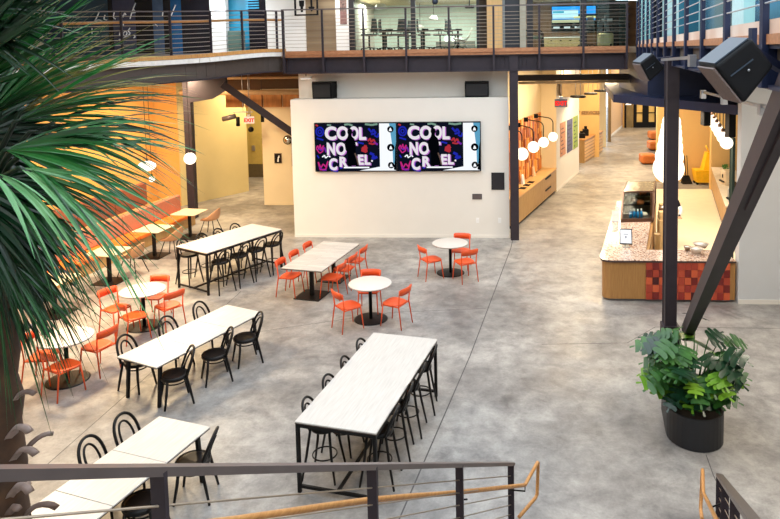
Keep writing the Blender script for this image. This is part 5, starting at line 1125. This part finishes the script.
for k in range(4): MB().box((x0,LY-.14,at(255,9-2.6*k,LY).z),(x1,LY-.10,at(255,9-2.6*k,LY).z+.05)).build('slat', CYA, t)
c0 = at(236,38,LY-.3); tag(MB().rbox((at(232,40,LY).x,LY-.4,5.8),(at(247,40,LY).x,LY-.15,at(240,31,LY).z),.03).build('planter_box', mat('green_grey',(70,92,84),.5), base=(c0.x,LY-.3,5.8)), 'grey green low box in the teal upstairs bay', 'box')
# white handwriting on the glass
def pen(name, label, strokes, Y, w_=.02):
    t = thing(name, label, 'lettering', tuple(at(strokes[0][0][0],strokes[0][0][1],Y)))
    for s in strokes: MB().tube(smooth([tuple(at(u,v,Y)) for u, v in s], 3) if len(s) > 2 else [tuple(at(u,v,Y)) for u, v in s], w_, 5).build('stroke', mat('white_pen',(246,246,250),.4), t)
    return t
pen('glass_lettering', 'white handwritten word low on the lavender upstairs glass', [[(123.5,24),(121,30),(119.5,35),(121.5,36)],[(125,31),(123,34),(125,36),(127,33),(125,31)],[(130,28),(128,31),(130,33),(127.5,36)],[(119,40),(124,37.5),(130,35)],[(134,35),(135,37),(133.5,38)]], LY-.04)
pen('glass_lettering', 'white handwriting high on the lavender upstairs glass', [[(135.5,3),(132,12),(130,19)],[(133,9),(135.5,12),(132,13)],[(121,13),(123,17),(124.5,13),(126,15)],[(114.5,11),(113.5,17),(115.5,19)]], LY-.04)
pen('glass_lettering', 'white handwriting across the blue grey upstairs glass', [[(99.5,11),(97,17),(94,22)],[(95,21),(99,20),(102,21)],[(105,15),(104,19),(107,20)],[(92,28),(92,34)]], LY-.04)
pen('glass_lettering', 'short white slanted strokes on the dark upstairs glass bays', [[(175.5,5),(173,11),(171,16)],[(163,11),(162.5,16)],[(155,24),(157.5,26)]], LY-.04)
struct(MB().box((RBX(21)+.15,20.9,5.83),(4.95,21.0,9)).build('window_27', mat('pale_teal_panel',(150,204,206),.3,var=.06,scale=.7)))
struct(MB().box((4.95,20.85,5.83),(5.3,21.0,9)).build('window_28', DK)); struct(MB().box((5.3,20.9,5.83),(5.8,21.0,9)).build('window_29', mat('ice_panel',(196,226,226),.3)))
struct(MB().box((5.8,20.85,5.83),(7.2,21.0,9)).build('window_30', mat('mid_teal_glass',(52,112,136),.15,var=.2,scale=.6)))
# right upper facade set back behind the right balcony
FX = lambda Y: RBX(Y)+1.75
pat = [mat('pale_teal_panel',(150,204,206),.3,var=.06,scale=.7), DK, mat('mid_teal_glass',(52,112,136),.15,var=.2,scale=.6), mat('ice_panel',(196,226,226),.3), mat('deep_teal_glass',(30,70,96),.15,var=.25,scale=.6), DK]
ys = [5.5,6.6,7.6,8.5,9.4,10.2,11.2,12.0,13.0,14.0,15.2,16.2,17.4,18.8,20.1]
for k, (y0, y1) in enumerate(zip(ys, ys[1:])):
    struct(MB().hexa([(FX(y0),y0,5.83),(FX(y0)+.1,y0,5.83),(FX(y1)+.1,y1,5.83),(FX(y1),y1,5.83),(FX(y0),y0,9.0),(FX(y0)+.1,y0,9.0),(FX(y1)+.1,y1,9.0),(FX(y1),y1,9.0)]).build('window_%d' % (13+k), pat[(k*2+k//3) % 6]))
struct(MB().prism([(RBX(4.5)+.2,4.5),(FX(4.5)+3,4.5),(FX(20)+3,20),(RBX(20)+.2,20)],5.83,5.845).build('floor.003', mat('balcony_floor',(150,140,130),.7)))
# ------------------------------------------------------------------ speakers hung from the right balcony
SPT = mat('speaker_lit_top', (44,58,72), .5, var=.08); SPG = mat('speaker_grille', (104,90,86), .7, .1, var=.2, scale=90)
def hung_speaker(A, B, C, D, S, Y, dep, label, arm):
    a, b, c, d = (at(*p, Y) for p in (A,B,C,D)); w_ = at(*S, Y+dep)-a
    ctr = (a+b+c+d)/4+w_/2; t = thing('loudspeaker', label, 'speaker', tuple(ctr), 'loudspeakers under the right balcony')
    o = MB().hexa([a,b,c,d,a+w_,b+w_,c+w_,d+w_]).build('cabinet', SPKD, t)
    bv = o.modifiers.new('rounded','BEVEL'); bv.width = .022; bv.segments = 3
    n = ((a+d)/2-(b+c)/2).normalized()*.012; q = lambda p, f: p+(ctr-p)*f
    f0 = [a,d,d+w_,a+w_]; fc = sum(f0, V())/4
    MB().slab([p+(fc-p)*.10+n*.2 for p in f0], n).build('grille', SPG, t)
    up_ = ((a+b)/2-(d+c)/2).normalized()*.008; f1 = [a,b,b+w_,a+w_]; fc1 = sum(f1, V())/4
    MB().slab([p+(fc1-p)*.10+up_*.2 for p in f1], up_).build('lid', SPT, t)  # thin blue-grey sheet painting the light on the cabinet's top
    s = (b-a).normalized(); sd_ = (a-(a+w_)).normalized()*.006; m_ = (a+b)*.5*.45+(c+d)*.5*.55
    MB().bar(m_+sd_*1.2-s*.10+(a-d)*.12, m_+sd_*1.2+s*.06+(a-d)*.12, .007, .007).build('handle_ridge', SPT, t); MB().ball(tuple(m_+sd_*2), .008, 8, 6).build('bolt', SILV, t)
    k0 = (b+c)/2+w_*.5; k1 = V(arm); MB().bar(k0-(k1-k0)*.02, k1, .05, .05).build('bracket', NAVY, t); MB().bar(k0+V((0,0,-.14)), k0+V((0,0,.14)), .06, .03).build('yoke', NAVY, t)
hung_speaker((714.5,66),(752,37.5),(775,66),(745,104), (696.5,63.5), 4.1, .28, 'large black loudspeaker hung nearest the camera under the right balcony', rl(4.5,.02)+V((0,0,5.62)))
hung_speaker((640.5,63.5),(653.5,53.5),(665,68),(650,81.5), (632,62.5), 10.0, .42, 'smaller looking black loudspeaker hung by the right steel column', rl(10.3,.02)+V((0,0,5.62)))
def arm_(pts, Y0, Y1, label, ends):
    a, b = at(*pts[0],Y0), at(*pts[1],Y1); t = thing('steel_arm', label, 'bracket', tuple(a)); MB().bar(a,b,.03,.035).build('arm', SILV, t)
    for s in ends: p = a+(b-a)*s; MB().box((p.x-.035,p.y-.04,p.z-.10),(p.x+.035,p.y+.04,p.z+.03)).build('clamp', SILV, t)
arm_(((703,92),(768,108)), 10.5, 7.6, 'silver conduit arm under the large loudspeaker', (0,.4,.93))
arm_(((662,59.8),(692,57.5)), 9.4, 7.4, 'thin silver arm between the two loudspeakers', (1,))

# ------------------------------------------------------------------ potted philodendron at the column
LEAF = mat('philodendron_green', (28,72,30), .42, rgb2=(58,108,40), scale=3, var=.2); LEAF2 = mat('philodendron_dark', (14,44,30), .3, rgb2=(26,66,38), scale=3); LEAF3 = mat('philodendron_lime', (120,164,44), .35, rgb2=(92,140,38), scale=3); SOIL = mat('potting_soil', (44,34,26), .95, var=.4, scale=40)
pp = fl(702,451.5); fc = V((pp.x,pp.y+.36,0)); bc = V((cR.x+.16,10.42,0)); pr_ = .40; phh = .48
dirp = (bc-fc).normalized(); a0 = math.atan2(dirp.y,dirp.x)
def stad(r): return [(fc.x+r*math.cos(a0+PI/2+PI*k/16), fc.y+r*math.sin(a0+PI/2+PI*k/16)) for k in range(17)]+[(bc.x+r*math.cos(a0-PI/2+PI*k/16), bc.y+r*math.sin(a0-PI/2+PI*k/16)) for k in range(17)]
pt = thing('potted_philodendron', 'large leafy plant in a rounded black planter at the foot of the column', 'plant', (fc.x,fc.y,0))
mb = MB(); n = 34; rings = [(stad(pr_-.012),0),(stad(pr_),.012),(stad(pr_),phh),(stad(pr_-.025),phh),(stad(pr_-.025),phh-.06)]
vs = [(x,y,z) for r, z in rings for x, y in r]; fs = [tuple(range(n-1,-1,-1))]
for q in range(4): fs += [(q*n+k,q*n+(k+1)%n,(q+1)*n+(k+1)%n,(q+1)*n+k) for k in range(n)]
mb.add(vs, fs); mb.build('planter', mat('planter_black', (26,27,31), .45, var=.1), pt)
MB().prism(stad(pr_-.026), phh-.09, phh-.06).build('soil', SOIL, pt)
random.seed(21)
def lobed_leaf(mb, base, d, nrm, L):
    d = d.normalized(); w = d.cross(nrm).normalized(); nrm = w.cross(d).normalized(); N = 4
    P = lambda t, s: base+d*(L*t)+w*(L*s)+nrm*(-.18*L*(t*t)-.30*L*s*s+.05*L*abs(s))
    vs = [P(k/(2*N),0) for k in range(2*N+1)]; fs = []
    for sg in (-1,1):
        for k in range(N):
            t0, t1 = k/N, (k+1)/N; W = .5*math.sin(PI*min(1,(t0+.26))**.9)+.05; W2 = .5*math.sin(PI*min(1,(t1+.26))**.9)+.05
            sh = .14; i0 = len(vs)
            vs += [P(t0+.01+.03*(k>0),sg*W*.74), P(t0+sh*.6+.05,sg*W*1.0), P(t0+sh+.12,sg*W*.97), P(min(t1,.98)+.0,sg*(W*.36+W2*.34))]
            a, b, c = 2*k, 2*k+1, 2*k+2
            fs += [(a,i0,b),(i0,i0+1,b),(b,i0+1,i0+2),(b,i0+2,i0+3),(b,i0+3,c)]
    mb.add(vs, fs, True)
mbs = [MB(),MB(),MB()]; stems = MB()
ctr = V((fc.x+.02,fc.y+.2,phh-.05))
for i in range(105):
    az = random.uniform(0,2*PI); rad = random.uniform(.12,1)**.7; hz = random.uniform(0,1)
    h = .18+1.02*hz*(1.05-.35*rad); r = .56*rad*(1.0 if hz > .2 else .85)
    if i < 9: az = [2.9,.2,.6,-.6,3.5,-1.2,1.2,-1.8,2.5][i]; r = [.56,.62,.58,.55,.48,.42,.3,.35,.5][i]; h = [.85,.95,.45,.62,.42,.3,1.25,.2,.62][i]
    bp = ctr+V((math.cos(az)*r,math.sin(az)*r*.85,h)); root = ctr+V((math.cos(az)*.06,math.sin(az)*.06,0))
    mid = (root+bp)/2+V((0,0,.15*h)); stems.tube([root,mid,bp],[.011,.009,.006],6)
    outv = V((math.cos(az),math.sin(az),random.uniform(-.5,.25))); nrm = V((math.cos(az)*.45,math.sin(az)*.45-.35,.9))
    lobed_leaf(mbs[0 if random.random() < .5 else (1 if random.random() < .72 else 2)], bp, outv, nrm, random.uniform(.26,.40))
for m_, mm, nm in zip(mbs, (LEAF,LEAF2,LEAF3), ('green_leaves','dark_leaves','lime_leaves')): m_.build(nm, mm, pt)
stems.build('stems', LEAF, pt)

# ------------------------------------------------------------------ stair railings in the foreground
def rail_pt(Y, side): 
    if side < 0: return V((-2.062+.3016*Y, Y, 5.675-.631*Y))
    return V((.35+.30*Y, Y, 5.294-.59*Y))
def stair_rail(side, label, ys, y0, y1, pw):
    t = thing('stair_railing', label, 'railing', tuple(rail_pt(y1,side)*1.0))
    a, b = rail_pt(y0,side), rail_pt(y1,side); d = (b-a).normalized(); sx = d.cross(V((0,0,1))).normalized()
    MB().bar(a-d*.0, b+d*.02, .075 if side > 0 else .07, .035).build('top_rail', GREYT if side < 0 else mat('toprail_bronze',(92,80,74),.35,.3), t)
    for y in ys:
        p = rail_pt(y,side); z0 = max(0, p.z-1.25); MB().bar((p.x,p.y,z0),(p.x,p.y,p.z-.01),.022,.075,up=(d.x,d.y,0)).build('post', STEEL, t) if False else MB().hexa([p+V((0,0,z0-p.z))-sx*.036-V((d.x,d.y,0))*.012,p+V((0,0,z0-p.z))+sx*.036-V((d.x,d.y,0))*.012,p+V((0,0,z0-p.z))+sx*.036+V((d.x,d.y,0))*.012,p+V((0,0,z0-p.z))-sx*.036+V((d.x,d.y,0))*.012,p-sx*.036-V((d.x,d.y,0))*.012,p+sx*.036-V((d.x,d.y,0))*.012,p+sx*.036+V((d.x,d.y,0))*.012,p-sx*.036+V((d.x,d.y,0))*.012]).build('post', STEEL, t)
    for k in range(1,8): MB().cyl(a-V((0,0,.12*k+.03)), b-V((0,0,.12*k+.03)), .005, 6).build('cable', CABLE, t)
    return t, d, sx
lt, ld, ls = stair_rail(-1, 'dark flat-topped stair railing crossing the bottom of the photo with oak handrail', (7.58,5.85,4.2,2.45), 1.2, 7.62, .07)
# the oak handrail on its brackets, returning in a loop at the foot of the stair
S, E2, D2, R2 = at(525,485,7.45), at(538.3,461,7.95), at(537,496,7.95), at(519,517,7.5)
hs = [at(236,520,3.25), at(370,500,4.55), at(457,492.5,6.0)]
h0 = S+(hs[0]-S)*1.15
ho = MB().tube(smooth([tuple(h0),tuple(hs[0]),tuple(hs[1]),tuple(hs[2]),tuple(S)],3)+[tuple(S+(E2-S)*.5),tuple(E2-(E2-S)*.06),tuple(E2+(D2-E2)*.05),tuple(D2-(D2-E2)*.06),tuple(D2+(R2-D2)*.08),tuple(R2)], .021, 10).build('handrail', HAND, lt)
for p, y in ((hs[1],4.25),(hs[2],6.05),(S,7.5)):
    q = rail_pt(y,-1); q = V((q.x,q.y,p.z-.1)); MB().tube([tuple(p+(S-p).normalized()*.1+V((0,0,-.01))),tuple(p+(S-p).normalized()*.1+V((0,0,-.075))),tuple(q)],.009,6).build('bracket', BLACK, lt)
rt, rd, rs = stair_rail(1, 'bronze flat-topped stair railing cut off at the lower right corner with oak handrail', (7.55,6.35,5.0,3.7), 2.6, 7.6, .07)
S, E2, D2, R2 = at(703.3,493,7.5), at(702.6,468.5,7.95), at(700.6,509,7.95), at(702,519,7.6)
h1 = at(717,521,5.9); h2 = h1+(h1-S)*1.2
MB().tube([tuple(h2),tuple(h1),tuple(at(708,502,6.9)),tuple(S),tuple(S+(E2-S)*.5),tuple(E2-(E2-S)*.06),tuple(E2+(D2-E2)*.05),tuple(D2-(D2-E2)*.06),tuple(D2+(R2-D2)*.2),tuple(R2)], .021, 10).build('handrail', HAND, rt)
q = rail_pt(6.8,1); MB().tube([tuple(at(708,503,6.9)),tuple(at(709.5,508,6.9)),(q.x,q.y,q.z-.25)],.009,6).build('bracket', BLACK, rt)
# the stair itself, below the frame
st = thing('staircase', 'concrete stair between the two railings, below the edge of the photo', 'stair', (1.2,7.3,0))
nst = 16; mb = MB()
for k in range(nst):
    y1 = 7.35-.272*k; y0 = y1-.272; z = .17*(k+1)
    mb.hexa([(-2.0+.3016*y0+.0,y0,z-.06),(.28+.30*y0,y0,z-.06),(.28+.30*y1,y1,z-.06),(-2.0+.3016*y1,y1,z-.06),(-2.0+.3016*y0,y0,z),(.28+.30*y0,y0,z),(.28+.30*y1,y1,z),(-2.0+.3016*y1,y1,z)])
mb.build('treads', CONCRETE, st)
for f in (lambda y: -2.0+.3016*y, lambda y: .28+.30*y):
    MB().slab([(f(7.35),7.35,0),(f(7.35),7.35,.17),(f(3.0),3.0,2.72),(f(3.0),3.0,2.45)],(.04,0,0)).build('stringer', STEEL, st)

# ------------------------------------------------------------------ fan palm on the left
PGR = mat('palm_green', (8,46,20), .28, rgb2=(34,104,42), scale=2.2, stretch=(1,1,1)); PDK = mat('palm_dark', (6,30,16), .36, rgb2=(14,54,26), scale=2.5); POL = mat('palm_olive', (84,98,34), .5, rgb2=(170,150,84), scale=3); PLT = mat('palm_lit', (36,112,60), .3, rgb2=(110,160,104), scale=3); PTRK = mat('palm_trunk', (84,58,38), .9, rgb2=(52,36,26), scale=9, bump=.6); PBT = mat('palm_boot', (150,132,124), .6, rgb2=(86,62,48), scale=4)  # lightest green paints the light on a few fronds
PY_ = 3.6; tb = at(2,480,PY_); palm = thing('fan_palm', 'tall fan palm with drooping green fronds filling the left edge', 'palm', (tb.x,PY_,0))
ZK = at(0,215,PY_).z
prof = []
for k in range(36):
    z = ZK*k/35; prof.append((.128+.012*math.sin(k*2.4)+.006*(k%2), z))
mb = MB(); mb.lathe([(.0001,0)]+prof+[(.0001,ZK+.02)], (tb.x,PY_,0), 20); mb.build('trunk', PTRK, palm)
random.seed(4)
def boot(z, az, L, curl, wd_):
    mb = MB(); vs = []; n = 9; o = V((math.cos(az),math.sin(az),0)); s = V((-o.y,o.x,0))
    ang = 1.15; p = V((tb.x,PY_,z))+o*.10
    for k in range(n):
        w2 = wd_*(1-.45*k/(n-1)); dv_ = o*math.cos(ang)+V((0,0,math.sin(ang)))
        nn = -o*math.sin(ang)+V((0,0,math.cos(ang)))
        vs += [p-s*w2, p+nn*.018, p+s*w2, p-nn*.012]; p = p+dv_*(L/n); ang -= curl/n*(.4+1.2*k/n)
    fs = [(0,1,2,3)]
    for k in range(n-1): fs += [(4*k+j,4*k+(j+1)%4,4*k+4+(j+1)%4,4*k+4+j) for j in range(4)]
    fs.append((4*n-4,4*n-3,4*n-2,4*n-1)); mb.add(vs, fs, True); return mb.build('leaf_boot', PBT, palm)
for u, v in ((18,412),(30,436),(46,468),(52,500),(20,520)):
    boot(at(10,v+26,PY_).z, random.uniform(-.5,.05), random.uniform(.28,.36), 2.6, .045)
for k in range(22): boot(ZK-.5-.13*k, 2.4*k+.5, random.uniform(.2,.3), random.uniform(1.8,2.8), .04)
CR, CU, CFW = RM[0].copy(), -RM[1].copy(), RM[2].copy()
def frond(u, v, Y, ang, spread, L, m, nseg=44, tilt=.0, face=.5, droop=.35, wid=.017, name='frond', tipm=None, jit=.14):
    B = at(u,v,Y); a = math.radians(ang)
    d = (CR*math.cos(a)+CU*math.sin(a)+CFW*tilt).normalized()
    side = (-CR*math.sin(a)+CU*math.cos(a)); nrm = (-CFW*face+side*(1-face)*.6+V((0,0,.35))).normalized(); w = d.cross(nrm).normalized(); nrm = w.cross(d).normalized()
    mb = MB(); K = 8
    for i in range(nseg):
        q = -1+2*i/(nseg-1); ph = math.radians(spread)*q+random.uniform(-jit,jit)*.5
        s = (d*math.cos(ph)+w*math.sin(ph)+nrm*(.10*abs(q)+random.uniform(-.16,.16))).normalized(); Ls = L*(.72+.28*math.cos(ph))*random.uniform(.86,1.08); dr = droop*random.uniform(.3,1.9); bend = w*random.uniform(-.12,.12)+nrm*random.uniform(-.1,.1); roll = random.uniform(-.9,.9)
        side_ = s.cross(nrm).normalized(); side_ = (side_*math.cos(roll)+nrm*math.sin(roll)).normalized(); vs = []; fs = []
        for k in range(K+1):
            t = k/K; p = B+s*(Ls*t)+V((0,0,-1))*(dr*Ls*t**2.6)+nrm*(-.03*Ls*t*t)+bend*(Ls*t*t)
            hw = wid*min(1,(t*3.2+.12))*(1 if t < .45 else max(.03,(1-t)/.55)**.8)
            vs += [p-side_*hw+nrm*hw*.5, p, p+side_*hw+nrm*hw*.5]
        for k in range(K): fs += [(3*k,3*k+1,3*k+4,3*k+3),(3*k+1,3*k+2,3*k+5,3*k+4)]
        mb.add(vs, fs, False)
    o = mb.build(name, m, palm)
    root = V((tb.x,PY_,ZK+.0)); mid = (root+B)/2+V((0,0,.08))
    MB().tube([tuple(root),tuple(mid),tuple(B),tuple(B+d*.06)],[.022,.016,.013,.006],7).build('petiole', PDK, o)
# up and to the right, over the balcony
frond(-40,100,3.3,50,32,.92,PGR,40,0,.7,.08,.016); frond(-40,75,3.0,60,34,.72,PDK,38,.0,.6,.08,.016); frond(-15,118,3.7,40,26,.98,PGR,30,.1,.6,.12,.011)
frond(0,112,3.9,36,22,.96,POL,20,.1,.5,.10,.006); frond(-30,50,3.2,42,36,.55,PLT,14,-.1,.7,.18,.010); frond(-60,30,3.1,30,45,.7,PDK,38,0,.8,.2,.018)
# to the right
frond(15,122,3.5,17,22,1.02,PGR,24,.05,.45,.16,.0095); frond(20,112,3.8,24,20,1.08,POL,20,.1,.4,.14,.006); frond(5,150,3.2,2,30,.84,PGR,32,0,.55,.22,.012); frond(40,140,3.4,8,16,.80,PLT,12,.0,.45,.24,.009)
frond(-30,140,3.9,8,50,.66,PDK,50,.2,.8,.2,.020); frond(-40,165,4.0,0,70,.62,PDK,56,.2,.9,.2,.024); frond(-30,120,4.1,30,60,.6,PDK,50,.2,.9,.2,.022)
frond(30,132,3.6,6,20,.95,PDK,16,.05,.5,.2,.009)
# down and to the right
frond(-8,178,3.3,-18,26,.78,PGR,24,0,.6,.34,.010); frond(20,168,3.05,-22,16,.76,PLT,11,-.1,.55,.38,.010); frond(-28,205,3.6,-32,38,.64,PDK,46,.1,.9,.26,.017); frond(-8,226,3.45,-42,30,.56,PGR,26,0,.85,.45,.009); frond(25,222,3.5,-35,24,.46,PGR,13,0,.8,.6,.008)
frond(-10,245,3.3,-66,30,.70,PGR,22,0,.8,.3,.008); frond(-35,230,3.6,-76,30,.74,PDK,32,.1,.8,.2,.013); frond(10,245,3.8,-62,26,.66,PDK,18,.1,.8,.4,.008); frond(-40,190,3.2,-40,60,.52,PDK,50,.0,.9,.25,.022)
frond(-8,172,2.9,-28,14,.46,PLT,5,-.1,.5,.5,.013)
# ------------------------------------------------------------------ light
w = bpy.data.worlds.new('daylight'); sc.world = w; w.use_nodes = True
bg = w.node_tree.nodes['Background']; bg.inputs[0].default_value = (.82,.91,1.0,1); bg.inputs[1].default_value = 3.0
def area(name, loc, size, energy, rgb, sy=None, rot=(0,0,0)):
    energy *= 1.25
    l = bpy.data.lights.new(name, 'AREA'); l.shape = 'RECTANGLE'; l.size = size; l.size_y = sy or size; l.energy = energy; l.color = rgb
    o = bpy.data.objects.new(name, l); COL.objects.link(o); o.location = loc; o.rotation_euler = rot; return o
WARM = (1,.76,.46)
for x, y, e in ((3.0,23.4,200),(4.6,28,260),(6.2,33,250),(8.2,40,200),(11,46,200)): area('corridor_lamp', (x,y,5.1), 1.2, e, WARM)
for x, y, z, e in ((4.6,17.8,4.15,120),(6.2,20.5,4.15,120),(7.2,25.5,5.0,170)): area('cafe_lamp', (x,y,z), 1.0, e, (1,.84,.62))
for x, y, e in ((-10.2,21.5,250),(-9.2,17.5,330),(-9.2,12.6,430),(-9.2,26.3,170),(-9.0,29,110)): area('lounge_lamp', (x,y,5.0), 1.0, e, WARM)
for x, y, e in ((-4.5,24.8,110),(-1.5,24.8,110),(1.8,25,45),(3.5,25,35)): area('office_lamp', (x,y,7.5), 1.0, e, (1,.92,.8))
area('lift_lobby_lamp', (-5.2,21.4,8.3), 1.2, 45, (1,.95,.9)); area('office_lamp', (-9,21.8,8.0), 1.2, 90, (.8,.9,1))
for x, y, e in ((7.0,11.5,130),(5.0,7.5,110)): area('balcony_fill', (x,y,5.55), 1.2, e, (1,.88,.72))  # added fill under the right balcony, brightens the pale wall and floor
vs = sc.view_settings; vs.view_transform = 'Standard'; vs.look = 'None'; vs.exposure = 0.2; vs.gamma = 1.0; vs.use_curve_mapping = False
